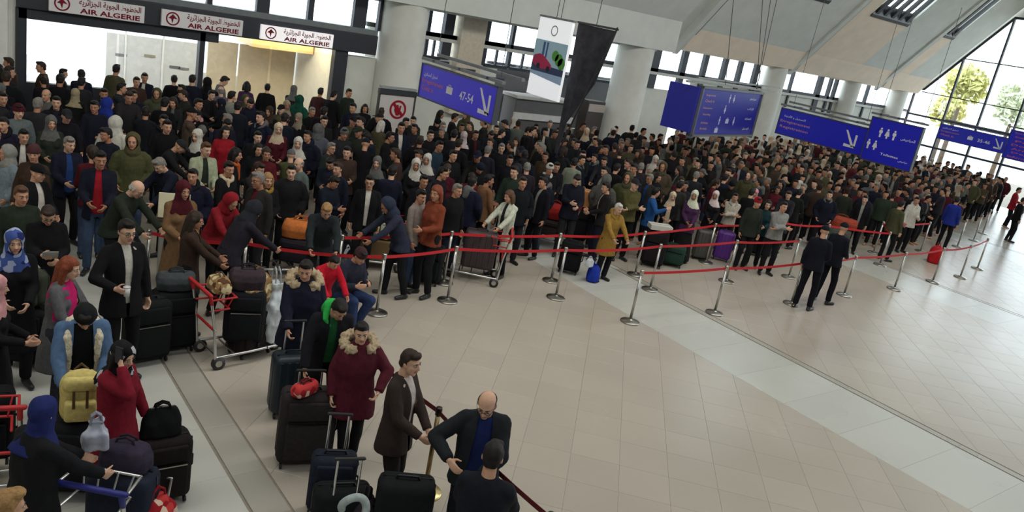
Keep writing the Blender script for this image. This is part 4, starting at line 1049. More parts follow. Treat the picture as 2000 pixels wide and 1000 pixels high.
# ---------------------------------------------------------------- queue barriers
STEEL, BELT = (0.50, 0.49, 0.46), srgb(196, 40, 48)
_post = {}
def stanchion(p, label, gold=False, group=None):
    if not _post:
        q = Soup(); q.lathe([(0.175, 0.0), (0.175, 0.018), (0.165, 0.028), (0.06, 0.042), (0.03, 0.055), (0.026, 0.06)], 24); _post['base'] = q.mesh('base', True)
        q = Soup(); q.lathe([(0.0245, 0.05), (0.0245, 0.90)], 14); _post['pole'] = q.mesh('pole', True)
        q = Soup(); q.lathe([(0.028, 0.89), (0.034, 0.90), (0.034, 0.965), (0.030, 0.98), (0.012, 0.985)], 14); _post['head'] = q.mesh('head', True)
        for k in _post.values(): k.materials.append(MATS['metal'])
    t = thing('barrier_post', label, 'post', (p[0], p[1], 0), 0, group)
    c = (0.62, 0.42, 0.16) if gold else STEEL
    ob('base', _post['base'], (0.75, 0.60, 0.28) if gold else (0.40, 0.39, 0.36), t); ob('pole', _post['pole'], (0.22, 0.16, 0.08) if gold else c, t); ob('belt_head', _post['head'], (0.06, 0.05, 0.05) if gold else c, t)
    return t
def belt(a, b, label, z0=0.925, z1=0.925, sag=0.03, color=BELT, group=None, wide=0.05):
    a, b = Vector((a[0], a[1], z0)), Vector((b[0], b[1], z1))
    d = (b - a); n = Vector((-d.y, d.x, 0)).normalized() * 0.002
    d0 = d.normalized(); a = a + d0 * 0.035; b = b - d0 * 0.035
    rs = []
    for i in range(9):
        t = i / 8; c = a.lerp(b, t); c.z -= sag * 4 * t * (1 - t)
        rs.append([c + n + Vector((0, 0, wide / 2)), c - n + Vector((0, 0, wide / 2)), c - n - Vector((0, 0, wide / 2)), c + n - Vector((0, 0, wide / 2))])
    sp = Soup(); sp.rings(rs)
    o = ob('barrier_belt', sp, color, None, 'belt_cloth'); tag(o, label, 'belt', group)
    return o
mat('belt_cloth', None, 0.55, noise_scale=40, noise_amt=0.08, spec=0.3)
PX = lambda pts: [on_z(x, y) for x, y in pts]
rowA = PX([(866, 553), (1076, 549), (1240, 537), (1378, 513), (1505, 501)])
rowA = [Vector((5.55, 10.95, 0))] + rowA + [on_z(1600, 505), on_z(1718, 518), Vector((22.9, 11.3, 0)), Vector((25.6, 11.2, 0))]
rowB = PX([(735, 612), (873.6, 588), (1085, 582), (1269, 566), (1418, 550), (1540, 542)])
rowC = PX([(1230, 629), (1395, 612), (1545, 594), (1648, 577), (1746, 565), (1821, 551), (1875, 542)])
rowL = [on_z(470, 592), on_z(285, 575)]
for nm, row in (('back', rowA), ('middle', rowB), ('front', rowC)):
    for i, p in enumerate(row): stanchion(p, 'steel barrier post, %s from the left in the %s row of red belts' % (ordinal(i), nm), group='steel posts of the %s belt row' % nm)
    for i in range(len(row) - 1): belt(row[i], row[i + 1], 'red barrier belt, %s span from the left of the %s row' % (ordinal(i), nm), sag=0.02 + 0.01 * (i % 3), group='red belts of the %s row' % nm)
stanchion(rowL[0], 'steel barrier post among the loaded trolleys in the left queue'); stanchion(rowL[1], 'steel barrier post beside the beige lectern in the left queue')
belt(rowB[0], rowL[0], 'red barrier belt running left behind the fur hooded parka', sag=0.05); belt(rowL[0], rowL[1], 'red barrier belt between the loaded trolley and the beige lectern', sag=0.04)
belt(rowC[6], Vector((26.0, 9.6, 0)), 'red barrier belt beyond the last front post towards the gable', sag=0.03)
stanchion((26.0, 9.6), 'steel barrier post standing farthest along the front row near the gable')
for i, p in enumerate(((28.6, 11.4), (31.0, 11.9), (33.4, 12.6))): stanchion(p, 'steel barrier post beside the far crowd, %s along the open floor' % ordinal(i), group='far posts by the open floor')
gold = on_z(829, 962)
stanchion(gold, 'brass coloured barrier post beside the brown suit', gold=True)
DARKRED = srgb(92, 30, 34)
belt(gold, on_z(744, 710, 1.0), 'dark red belt from the brass post up to the maroon parka', z0=0.93, z1=1.0, sag=0.02, color=DARKRED)
gold2 = on_z(1075, 1012, 0.93)
belt(gold, gold2, 'dark red belt running from the brass post to the bottom edge', sag=0.03, color=DARKRED)
stanchion(gold2, 'barrier post just past the bottom edge holding the dark red belt', gold=True)

# ---------------------------------------------------------------- luggage
BLACKC, CHAR, NAVYC = srgb(20, 20, 23), srgb(40, 38, 40), srgb(22, 24, 44)
def wheel_mesh(r=0.03, w=0.022):
    key = 'wheel_%.3f' % r
    if key not in _HP:
        q = Soup(); q.cap((-w / 2, 0, 0), (w / 2, 0, 0), r, r, 14, flat=(True, True)); _HP[key] = q.mesh('wheel', True); _HP[key].materials.append(MATS['plastic'])
    return _HP[key]
def suitcase(loc, w, d, h, color, label, rz=0.0, kind='soft', up=0.0, group=None, trim=None, name='suitcase', tilt=None):
    """upright case: width X, depth Y, front faces -Y; up = how far the trolley handle is drawn out"""
    t = thing(name, label, 'suitcase', loc, rz, group)
    if tilt: t.rotation_euler = (tilt[0], tilt[1], rz)
    z0 = 0.055
    q = Soup(); q.box((0, 0, z0 + h / 2), (w, d, h), bev=min(0.07, d * 0.3))
    me = q.mesh('shell', True); ob('shell', me, color, t, 'cloth' if kind == 'soft' else 'plastic')
    dk = tuple(c * 0.45 for c in color); tr = trim or tuple(min(1, c * 1.9 + 0.02) for c in color)
    if kind == 'soft':
        q = Soup(); q.box((0, -d / 2 - 0.018, z0 + h * 0.36), (w * 0.80, 0.05, h * 0.52), bev=0.024); ob('front_pocket', q.mesh('front_pocket', True), color, t, 'cloth')
        q = Soup(); q.box((0, -d / 2 - 0.012, z0 + h * 0.79), (w * 0.78, 0.04, h * 0.26), bev=0.019); ob('front_pocket', q.mesh('front_pocket', True), color, t, 'cloth')
        q = Soup(); q.box((0, -d / 2 - 0.042, z0 + h * 0.63), (w * 0.74, 0.008, 0.012)); ob('zip', q, tr, t, 'metal')
    else:
        for i in range(5):
            q = Soup(); q.box((-w * 0.36 + w * 0.18 * i, -d / 2 - 0.002, z0 + h / 2), (w * 0.06, 0.018, h * 0.86), bev=0.008); ob('rib', q, color, t, 'plastic')
    q = Soup()
    for s in (-1, 1): q.box((s * (w / 2 + 0.001), -d * 0.12, z0 + h / 2), (0.006, 0.02, h * 0.86))
    q.box((0, -d * 0.12, z0 + h), (w * 0.86, 0.02, 0.006)); ob('zip_seam', q, dk, t, 'plastic')
    q = Soup(); q.tube([(-0.10, 0, z0 + h), (-0.085, 0, z0 + h + 0.03), (0.085, 0, z0 + h + 0.03), (0.10, 0, z0 + h)], 0.011, 8); ob('carry_handle', q, dk, t, 'plastic')
    q = Soup(); q.tube([(w / 2, 0, z0 + h * 0.62), (w / 2 + 0.028, 0, z0 + h * 0.58), (w / 2 + 0.028, 0, z0 + h * 0.42), (w / 2, 0, z0 + h * 0.38)], 0.010, 8); ob('side_handle', q, dk, t, 'plastic')
    if up > 0:
        y = d * 0.36
        for s in (-1, 1):
            q = Soup(); q.cap((s * w * 0.20, y, z0 + h - 0.02), (s * w * 0.20, y, z0 + h + up), 0.010, 0.010, 8); ob('handle_tube', q, (0.62, 0.62, 0.62), t, 'metal')
        q = Soup(); q.cap((-w * 0.24, y, z0 + h + up), (w * 0.24, y, z0 + h + up), 0.016, 0.016, 10); ob('grip', q, (0.02, 0.02, 0.02), t, 'plastic')
    for sx in (-1, 1):
        for sy in (-1, 1): ob('wheel', wheel_mesh(0.030), (0.015, 0.015, 0.016), t, loc=(sx * (w / 2 - 0.05), sy * (d / 2 - 0.045), 0.030))
    return t
def rounded_bag(loc, size, color, label, rz=0.0, kind='handbag', m='cloth', group=None, name='bag'):
    t = thing(name, label, 'bag', loc, rz, group)
    w, d, h = size; sp = Soup(); n = 20
    def rg(z, k, ky=None):
        ky = k if ky is None else ky
        return [(w / 2 * k * math.copysign(abs(math.cos(a)) ** 0.6, math.cos(a)), d / 2 * ky * math.copysign(abs(math.sin(a)) ** 0.6, math.sin(a)), z) for a in [2 * PI * i / n for i in range(n)]]
    if kind == 'plastic': lv = [(0, .6), (0.02, .92), (0.3 * h, 1.0), (0.6 * h, .92), (0.78 * h, .6), (0.88 * h, .35), (h, .55)]
    elif kind == 'duffel': lv = [(0, .80, .6), (0.05 * h, .95, .85), (0.5 * h, 1, 1), (0.8 * h, .96, .85), (h, .82, .45)]
    elif kind == 'sack': lv = [(0, .7), (0.08 * h, .98), (0.45 * h, 1.0), (0.8 * h, .82), (h, .4)]
    else: lv = [(0, .94, .9), (0.06 * h, 1, 1), (0.5 * h, .93, .82), (0.9 * h, .72, .4), (h, .62, .28)]
    sp.rings([rg(*l) for l in lv])
    me = remesh(sp, 'bag_body', max(0.012, min(size) / 18), 2, 0.7); wrinkle(me, 0.012 if kind != 'plastic' else 0.03, 12 if kind != 'plastic' else 16, random.random() * 9)
    for v in me.vertices: v.co.z = max(v.co.z, 0.0)
    ob('bag_body', me, color, t, m)
    dk = tuple(c * 0.6 for c in color)
    for s in (-1, 1):
        q = Soup(); a = h * 0.92 if kind in ('duffel', 'plastic') else h * 0.86
        q.tube([(-w * 0.2, s * d * 0.12, a), (-w * 0.15, s * d * 0.1, a + h * 0.24), (0, s * d * 0.08, a + h * 0.33), (w * 0.15, s * d * 0.1, a + h * 0.24), (w * 0.2, s * d * 0.12, a)], 0.010, 7); ob('strap', q, dk, t, 'cloth')
    if kind in ('handbag', 'duffel'):
        q = Soup(); q.box((0, 0, h * 0.985), (w * 0.56, 0.014, 0.012)); ob('zip', q, (0.3, 0.3, 0.3), t, 'metal')
    return t
def backpack(loc, color, label, rz=0.0, k=1.0, strap=(0.10, 0.06, 0.03)):
    t = thing('backpack', label, 'backpack', loc, rz)
    q = Soup(); q.box((0, 0, 0.21 * k), (0.32 * k, 0.19 * k, 0.42 * k), bev=0.07 * k); q.ell((0, 0, 0.40 * k), (0.14 * k, 0.085 * k, 0.06 * k)); me = remesh(q, 'pack_body', 0.014, 2, 0.8); wrinkle(me, 0.007, 14); ob('pack_body', me, color, t, 'cloth')
    q = Soup(); q.box((0, -0.115 * k, 0.13 * k), (0.25 * k, 0.08 * k, 0.20 * k), bev=0.035 * k); ob('front_pocket', q.mesh('front_pocket', True), color, t, 'cloth')
    q = Soup(); q.box((0, -0.085 * k, 0.37 * k), (0.27 * k, 0.09 * k, 0.13 * k), bev=0.04 * k); ob('flap', q.mesh('flap', True), tuple(c * 1.12 for c in color), t, 'cloth')
    for s in (-1, 1):
        q = Soup(); q.box((s * 0.05 * k, -0.158 * k, 0.26 * k), (0.022, 0.012, 0.17 * k)); ob('buckle_strap', q, strap, t, 'cloth')
        q = Soup(); q.tube([(s * 0.08 * k, 0.09 * k, 0.40 * k), (s * 0.10 * k, 0.16 * k, 0.3 * k), (s * 0.11 * k, 0.15 * k, 0.12 * k), (s * 0.11 * k, 0.09 * k, 0.04 * k)], 0.018, 8); ob('shoulder_strap', q, tuple(c * 0.7 for c in color), t, 'cloth')
    q = Soup(); q.tube([(-0.05 * k, 0.06 * k, 0.44 * k), (0, 0.06 * k, 0.49 * k), (0.05 * k, 0.06 * k, 0.44 * k)], 0.010, 7); ob('carry_loop', q, strap, t, 'cloth')
    return t
def carton(loc, size, color, label, rz=0.0):
    t = thing('carton', label, 'box', loc, rz); w, d, h = size
    q = Soup(); q.box((0, 0, h / 2), (w, d, h), bev=0.006); ob('box_body', q, color, t, 'paint')
    for s in (-1, 1):
        q = Soup(); q.box((0, s * d * 0.25, h + 0.003), (w * 0.99, d * 0.49, 0.005)); ob('flap', q, tuple(c * 1.05 for c in color), t, 'paint')
    q = Soup(); q.box((0, 0, h + 0.007), (w, 0.05, 0.002)); q.box((-w / 2 - 0.001, 0, h * 0.85), (0.002, 0.05, h * 0.3)); ob('tape', q, tuple(c * 0.75 for c in color), t, 'print')
    return t
CRED, CSIL = srgb(176, 40, 44), (0.62, 0.63, 0.62)
def trolley(loc, rz, label, handle=CRED, group=None, basket=None):
    """airport baggage cart; pushes towards local +Y, handle at the rear"""
    t = thing('baggage_trolley', label, 'trolley', loc, rz, group)
    q = Soup()
    for s in (-1, 1): q.tube([(s * 0.27, -0.40, 0.16), (s * 0.25, 0.1, 0.17), (s * 0.14, 0.62, 0.15)], 0.018, 8)
    q.tube([(-0.14, 0.62, 0.15), (0.14, 0.62, 0.15)], 0.018, 8)
    for y in (-0.38, -0.15, 0.08, 0.30): q.tube([(-0.25, y, 0.17), (0.25, y, 0.17)], 0.012, 6)
    ob('platform', q.mesh('platform', True), CSIL, t, 'metal')
    for s in (-1, 1):
        q = Soup(); q.tube([(s * 0.27, -0.40, 0.12), (s * 0.27, -0.44, 0.55), (s * 0.27, -0.52, 0.98)], 0.019, 8); ob('upright', q.mesh('upright', True), CSIL, t, 'metal')
    q = Soup(); q.cap((-0.30, -0.53, 1.0), (0.30, -0.53, 1.0), 0.024, 0.024, 10)
    for s in (-1, 1): q.cap((s * 0.27, -0.53, 1.0), (s * 0.27, -0.50, 0.88), 0.024, 0.022, 10)
    ob('push_handle', q.mesh('push_handle', True), handle, t, 'plastic')
    q = Soup()
    for z, k in ((0.92, 1.0), (0.76, 0.8)):
        q.tube([(-0.26 * k, -0.48, z), (-0.24 * k, -0.48 + 0.30 * k, z), (0.24 * k, -0.48 + 0.30 * k, z), (0.26 * k, -0.48, z)], 0.012, 7)
    for s in (-0.8, -0.3, 0.3, 0.8): q.tube([(s * 0.24, -0.19, 0.92), (s * 0.2, -0.25, 0.76)], 0.008, 6)
    ob('basket', q.mesh('basket', True), basket or handle, t, 'plastic' if not basket else 'metal')
    q = Soup(); q.tube([(-0.27, -0.43, 0.52), (0.27, -0.43, 0.52)], 0.016, 8); ob('cross_bar', q.mesh('cross_bar', True), handle, t, 'plastic')
    for x, y, r in ((-0.27, -0.36, 0.085), (0.27, -0.36, 0.085), (0.0, 0.52, 0.075)):
        w = ob('wheel', wheel_mesh(r, 0.04), (0.03, 0.03, 0.03), t, loc=(x, y, r)); h = Soup(); h.cap((-0.024, 0, 0), (0.024, 0, 0), r * 0.5, r * 0.5, 12, flat=(True, True)); ob('hub', h, (0.55, 0.55, 0.53), w, 'metal')
    q = Soup(); q.tube([(-0.12, 0.60, 0.16), (-0.12, 0.66, 0.34), (0.12, 0.66, 0.34), (0.12, 0.60, 0.16)], 0.012, 7); ob('front_stop', q.mesh('front_stop', True), CSIL, t, 'metal')
    return t
def face(p, deg):
    """z rotation that turns local +Y to DEG degrees from 'towards the camera' (90 = to the picture's right)"""
    return math.atan2(-p[1], -p[0]) + math.radians(deg) - PI / 2
def up_on(p, z): return (p[0], p[1], z)

# --- left foreground
p = on_z(165, 952, 1.0); f = -PI / 4 + 0.1
tp = Vector((p.x + 0.53 * -math.sin(f), p.y + 0.53 * math.cos(f), 0))
TROL1 = trolley(tp, f, 'baggage trolley with a blue handle pushed by the person in a navy headscarf', handle=srgb(40, 44, 120), basket=CSIL)
fw = Vector((-math.sin(f), math.cos(f), 0)); sd = Vector((math.cos(f), math.sin(f), 0))
q = tp + fw * 0.04; suitcase((q.x, q.y, 0.185), 0.50, 0.30, 0.56, srgb(34, 40, 54), 'slate navy suitcase standing on the blue handled trolley', rz=f + PI)
q2 = q + fw * 0.02; rounded_bag((q2.x, q2.y, 0.185 + 0.615), (0.40, 0.26, 0.24), srgb(52, 46, 62), 'grey violet cloth bag lying on the slate suitcase', rz=f, kind='sack')
q3 = on_z(186, 868, 1.08); rounded_bag((q3.x, q3.y, 1.03), (0.20, 0.12, 0.26), srgb(168, 172, 186), 'white plastic bag on top of the blue handled trolley', rz=f + 0.6, kind='plastic', m='plastic')
p = on_z(156, 820, 0.72)
suitcase((p.x, p.y, 0), 0.52, 0.30, 0.66, srgb(24, 26, 28), 'black suitcase with a pale rim under the yellow backpack', rz=face(p, 165), kind='soft', trim=(0.3, 0.3, 0.3))
backpack((p.x, p.y, 0.745), srgb(196, 180, 112), 'pale yellow backpack with dark straps sitting on a black suitcase', rz=face(p, 180), k=1.0)
p = on_z(306, 975); RZC = face(p, 195)
suitcase((p.x, p.y, 0), 0.52, 0.30, 0.62, srgb(30, 26, 25), 'brown black suitcase with grey piping under the black handbag', rz=RZC, trim=(0.35, 0.33, 0.3))
rounded_bag((p.x, p.y, 0.68), (0.36, 0.18, 0.27), srgb(18, 20, 21), 'black handbag sitting on the brown black suitcase', rz=RZC)
p = on_z(302, 992, 0.45); rounded_bag((p.x, p.y, 0.0), (0.40, 0.30, 0.56), srgb(170, 40, 50), 'red floral cloth bag at the bottom edge beside the suitcase', rz=0.5, kind='sack', m='print_red_flower')
p = on_z(232, 985, 0.40); rounded_bag((p.x, p.y, 0.0), (0.40, 0.30, 0.52), srgb(20, 36, 46), 'dark teal shiny bag at the bottom edge beside the red floral bag', rz=0.2, kind='sack', m='print_bottle')
p = on_z(12, 768, 1.0); g = face(p, 175)
TROL2 = trolley(Vector((p.x - 0.1, p.y + 0.3, 0)), g, 'red handled baggage trolley at the left edge by the navy headscarf')
suitcase((p.x - 0.15, p.y + 0.35, 0.185), 0.5, 0.32, 0.62, BLACKC, 'black suitcase on the trolley at the left edge', rz=g)
p = on_z(72, 697); suitcase((p.x, p.y, 0), 0.46, 0.28, 0.68, srgb(24, 26, 52), 'navy suitcase standing behind the denim jacket', rz=face(p, 200), kind='hard')
p = on_z(62, 560, 0.95); backpack((p.x, p.y, 0.745), srgb(58, 62, 52), 'olive backpack resting upright behind the grey coat', rz=face(p, 150), k=0.95, strap=(0.3, 0.3, 0.28))
suitcase((p.x, p.y, 0), 0.44, 0.28, 0.66, srgb(20, 22, 24), 'black suitcase under the olive backpack', rz=face(p, 150))
p = on_z(283, 703); suitcase((p.x, p.y, 0), 0.50, 0.32, 0.74, srgb(24, 27, 28), 'large black suitcase with a grey rim, nearest of the black pair', rz=face(p, 205), trim=(0.3, 0.3, 0.3))
p = on_z(335, 682); suitcase((p.x, p.y, 0), 0.50, 0.32, 0.76, srgb(18, 20, 22), 'large black suitcase behind, carrying a grey bag', rz=face(p, 200))
rounded_bag((p.x, p.y, 0.82), (0.46, 0.30, 0.22), srgb(62, 68, 70), 'grey duffel bag lying on the large black suitcase', rz=face(p, 10), kind='duffel')
# beige stand in the queue
p = on_z(330, 560)
t = thing('information_stand', 'beige information stand with two panels among the left queue', 'stand', p, face(p, 180))
q = Soup(); q.box((0, 0, 0.52), (0.36, 0.22, 1.04), bev=0.015); ob('pedestal', q, srgb(150, 150, 138), t, 'paint')
q = Soup(); q.box((0, -0.03, 1.26), (0.42, 0.05, 0.36), Rx(-0.25), bev=0.01); ob('upper_panel', q, srgb(196, 190, 158), t, 'paint')
q = Soup(); q.box((0, -0.015, 1.055), (0.40, 0.25, 0.03)); ob('shelf', q, srgb(60, 56, 44), t, 'paint')
# --- loaded trolley in the middle left
p = on_z(425, 722); f = -PI / 2 + 0.12; fw = Vector((-math.sin(f), math.cos(f), 0)); sd = Vector((math.cos(f), math.sin(f), 0))
tp = p + fw * 0.36 - sd * 0.27
TROL3 = trolley(tp, f, 'red handled baggage trolley loaded high with black luggage, nearest in the queue')
q = tp + fw * 0.06; suitcase((q.x, q.y, 0.185), 0.48, 0.36, 0.68, srgb(22, 24, 28), 'black suitcase with a white tag on the red handled trolley', rz=f + PI / 2 - 0.4, trim=(0.4, 0.4, 0.4))
rounded_bag((q.x, q.y, 0.925), (0.44, 0.32, 0.26), srgb(58, 48, 54), 'plum brown duffel bag on top of the trolley suitcase', rz=f + 1.2, kind='duffel')
q2 = tp - fw * 0.30; rounded_bag((q2.x, q2.y, 0.93), (0.36, 0.24, 0.2), srgb(120, 96, 84), 'brown printed bag lying in the red trolley basket', rz=f, kind='sack', m='print_cream')
q3 = tp + fw * 0.42 + sd * 0.05; rounded_bag((q3.x, q3.y, 0.19), (0.34, 0.3, 0.80), srgb(196, 204, 208), 'tall white plastic bag at the front of the loaded trolley', rz=f, kind='plastic', m='plastic')
q4 = on_z(500, 545, 1.02); rounded_bag((q4.x, q4.y, 0.72), (0.46, 0.34, 0.40), srgb(150, 110, 72), 'tan and cream patterned soft bag behind the plum duffel', rz=0.4, kind='sack', m='print_cream')
suitcase((q4.x, q4.y, 0), 0.5, 0.34, 0.64, srgb(40, 34, 34), 'dark suitcase under the tan patterned soft bag', rz=0.3)
p = on_z(562, 806); suitcase((p.x, p.y, 0), 0.46, 0.30, 0.70, srgb(32, 42, 50), 'dark teal suitcase with a drawn out handle before the fur hooded parka', rz=face(p, 196), kind='hard', up=0.34)
p = on_z(590, 902); suitcase((p.x, p.y, 0), 0.56, 0.30, 0.78, srgb(46, 42, 42), 'large charcoal suitcase gripped by the person in the green hood', rz=face(p, 190), up=0.16)
q = on_z(600, 768, 0.86); rounded_bag((q.x - 0.02, q.y + 0.02, 0.845), (0.30, 0.17, 0.13), srgb(120, 40, 44), 'small red and white bag on the large charcoal suitcase', rz=0.4, kind='duffel', m='print_red_flower')
# --- bottom centre heap
p = on_z(640, 1000); suitcase((p.x, p.y, 0), 0.42, 0.26, 0.58, srgb(30, 36, 48), 'slate suitcase with two bright handle tubes at the bottom edge', rz=face(p, 185), up=0.36)
p = on_z(655, 1065); suitcase((p.x, p.y, 0), 0.50, 0.28, 0.56, srgb(20, 23, 25), 'black soft suitcase in front of the slate one at the bottom edge', rz=face(p, 12), up=0.34)
p = on_z(772, 1085); suitcase((p.x, p.y, 0), 0.50, 0.30, 0.74, srgb(22, 24, 26), 'large black suitcase beside the brass post base', rz=face(p, 5))
p = on_z(710, 1010, 0.35); rounded_bag((p.x, p.y, 0), (0.34, 0.24, 0.56), srgb(52, 44, 52), 'plum grey bag between the slate and large black suitcases', rz=0.8, kind='sack')
p = on_z(690, 1000, 0.7)
t = thing('neck_pillow', 'pale grey neck pillow hung on the bottom edge suitcase', 'pillow', (p.x, p.y, 0.66), face(p, 0))
q = Soup(); q.tube([(0.10 * math.cos(a), 0.02 * math.sin(2 * a), 0.08 + 0.10 * math.sin(a)) for a in [-0.3 + 3.7 * i / 12 for i in range(13)]], 0.035, 10); me = remesh(q, 'cushion', 0.012, 2, 0.8); ob('cushion', me, srgb(160, 172, 170), t, 'cloth')
# --- along the barrier
p = on_z(926, 545); f = face(p, -90)
trolley(p, f, 'red handled baggage trolley carrying a brown suitcase behind the belts')
suitcase((p.x, p.y, 0.185), 0.60, 0.34, 0.70, srgb(62, 52, 54), 'brown suitcase on the trolley beside the white coat', rz=face(p, 180), kind='hard')
p = on_z(832, 552); suitcase((p.x, p.y, 0), 0.48, 0.3, 0.66, srgb(22, 26, 28), 'black suitcase beside the jeans and grey sweater', rz=face(p, 170))
p = on_z(733, 520); carton((p.x, p.y, 0.19), (0.62, 0.42, 0.34), srgb(120, 98, 66), 'brown carton under the green striped bag behind the first belt', rz=face(p, 180))
pattern_mat('print_green_white', srgb(60, 84, 52), srgb(180, 186, 160), kind='check', scale=7)
rounded_bag((p.x, p.y, 0.55), (0.56, 0.34, 0.36), srgb(120, 140, 100), 'green and white striped bag on the brown carton', rz=face(p, 180), kind='duffel', m='print_green_white')
trolley(p, face(p, -80), 'baggage trolley under the brown carton and striped bag')
p = on_z(1156, 548); rounded_bag((p.x, p.y, 0), (0.36, 0.26, 0.34), srgb(28, 52, 150), 'bright blue bag on the floor behind the middle belt', rz=0.7, kind='sack')
p2 = on_z(1150, 520, 0.34); rounded_bag((p2.x, p2.y, 0.33), (0.18, 0.14, 0.18), srgb(200, 205, 210), 'small white bag lying on the bright blue bag', rz=0.2, kind='sack')
p = on_z(1108, 532); suitcase((p.x, p.y, 0), 0.44, 0.28, 0.6, BLACKC, 'black suitcase beside the bright blue bag', rz=face(p, 175))
p = on_z(1306, 517); suitcase((p.x, p.y, 0), 0.6, 0.32, 0.44, srgb(36, 62, 52), 'low dark green suitcase behind the middle belt', rz=face(p, 180))
p = on_z(1366, 506); suitcase((p.x, p.y, 0), 0.44, 0.3, 0.68, srgb(78, 76, 72), 'grey suitcase standing beside the purple one', rz=face(p, 190), kind='hard')
p = on_z(1406, 508); suitcase((p.x, p.y, 0), 0.42, 0.28, 0.68, srgb(88, 44, 128), 'purple suitcase standing behind the barrier belts', rz=face(p, 178), kind='hard')
p = on_z(1070, 478); trolley(p, face(p, -100), 'baggage trolley heaped with red luggage below the pennant')
suitcase((p.x, p.y, 0.185), 0.6, 0.4, 0.36, srgb(60, 52, 52), 'flat dark suitcase on the trolley with red luggage', rz=face(p, 170))
rounded_bag((p.x, p.y, 0.61), (0.62, 0.36, 0.34), srgb(150, 38, 36), 'bright red duffel bag heaped on a trolley below the pennant', rz=face(p, 175), kind='duffel')
p = on_z(1122, 470); suitcase((p.x, p.y, 0), 0.5, 0.34, 0.78, srgb(26, 26, 30), 'tall black suitcase under the orange brown carton', rz=face(p, 180))
carton((p.x, p.y, 0.865), (0.42, 0.36, 0.36), srgb(170, 116, 66), 'orange brown carton carried high on luggage below the pennant', rz=face(p, 165))
p = on_z(575, 535); trolley(p, face(p, -70), 'baggage trolley with an orange bag behind the fur hooded parka')
suitcase((p.x, p.y, 0.185), 0.55, 0.4, 0.40, srgb(40, 36, 44), 'dark suitcase lying under the orange bag', rz=face(p, 170))
rounded_bag((p.x, p.y, 0.64), (0.56, 0.36, 0.30), srgb(190, 110, 56), 'orange and red duffel bag on a trolley in the queue', rz=face(p, 178), kind='duffel')
p = on_z(640, 560); rounded_bag((p.x, p.y, 0.60), (0.60, 0.40, 0.34), srgb(150, 160, 160), 'white and grey patterned bag behind the fur hooded parka', rz=face(p, 180), kind='sack', m='print_black_white')
suitcase((p.x, p.y, 0), 0.55, 0.36, 0.53, srgb(70, 72, 72), 'grey suitcase under the white and grey patterned bag', rz=face(p, 180))
p = on_z(1822, 512); rounded_bag((p.x, p.y, 0), (0.6, 0.4, 0.5), srgb(176, 30, 36), 'red bag on the floor under the far right belts', rz=0.4, kind='duffel')
p = on_z(1625, 490); rounded_bag((p.x, p.y, 0.72), (0.9, 0.4, 0.3), srgb(150, 66, 48), 'orange red duffel bag on luggage behind the two dark uniforms', rz=face(p, 180), kind='duffel')
suitcase((p.x, p.y, 0), 0.7, 0.4, 0.64, srgb(80, 84, 76), 'grey green suitcase under the orange red duffel bag', rz=face(p, 180))
p = on_z(1480, 500); suitcase((p.x, p.y, 0), 0.55, 0.3, 0.6, BLACKC, 'black suitcase right of the purple one behind the belts', rz=face(p, 180))
p = on_z(1290, 440, 0.95); carton((p.x, p.y, 0.86), (0.5, 0.3, 0.1), srgb(190, 190, 182), 'flat white carton held on luggage beside the bright blue jacket', rz=face(p, 200))
suitcase((p.x, p.y, 0), 0.5, 0.32, 0.79, srgb(28, 26, 28), 'black suitcase under the flat white carton', rz=face(p, 180))
# ---------------------------------------------------------------- archetypes: pose and outfit, built once and shared
ARCH = {}
def archetype(key, pose, top, shirt=None, legs='legs', voxel=0.0115, ratio=0.5, shirt_mat=None, wide=1.0, fat=1.0, fur=False, lapels=None):
    A = {'pose': pose, 'head': headM(pose), 'parts': []}
    A['body'] = build_body(pose, 'person_body', voxel, ratio, fat)
    A['parts'].append(('jacket' if top.get('hem', 0.82) > 0.7 else 'coat', build_top(pose, 'jacket', **top), 'top'))
    if shirt: A['parts'].append(('shirt', build_shirt(pose, 'shirt', k=shirt), 'shirt'))
    if shirt_mat:
        me = A['parts'][-1][1]; me.materials.clear(); me.materials.append(MATS[shirt_mat])
    if legs == 'skirt': A['parts'].append(('skirt', build_skirt(pose, 'skirt'), 'legs'))
    else: A['parts'].append(('trousers', build_legs(pose, 'trousers', wide), 'legs'))
    if fur: A['parts'].append(('fur_collar', build_fur(pose, 'fur_collar'), 'fur'))
    if lapels: A['parts'].append(('fleece_lapels', build_lapels(pose, 'fleece_lapels', *lapels), 'fleece'))
    A['shoes'] = [build_shoe(pose, 'shoe', i) for i in (0, 1)]
    ARCH[key] = A
    return A
HANDS_FRONT = dict(R=(0.10, 0.30, 1.08), L=(-0.10, 0.30, 1.05))
ON_BAR = dict(R=(0.17, 0.42, 1.04), L=(-0.17, 0.42, 1.04), curl=1.1)
POCKET = dict(R=(0.20, 0.12, 0.95), L=(-0.20, 0.12, 0.95), polR=(0.8, -0.8, -0.2), polL=(-0.8, -0.8, -0.2))
archetype('jk', Pose(head=(0.1, 0.1, 0)), dict(hem=0.82))
archetype('jk2', Pose(head=(-0.35, 0.12, 0), R=(0.24, 0.12, 0.88), L=(-0.08, 0.28, 1.12)), dict(hem=0.80))
archetype('jo', Pose(head=(0.25, 0.15, 0), **HANDS_FRONT), dict(hem=0.80, open_w=(0.035, 0.075)), shirt=0.93)
archetype('ct', Pose(head=(0.0, 0.2, 0), lean=0.10, **ON_BAR), dict(hem=0.58))
archetype('pf', Pose(head=(-0.15, 0.05, 0), **POCKET), dict(hem=0.80, thick=1.10, puffy=1, wr=0.012))
archetype('fo', Pose(head=(0.2, 0.05, 0), R=(-0.14, 0.20, 1.18), L=(0.14, 0.24, 1.14), polR=(0.9, -0.1, -0.8), polL=(-0.9, -0.1, -0.8)), dict(hem=0.86))
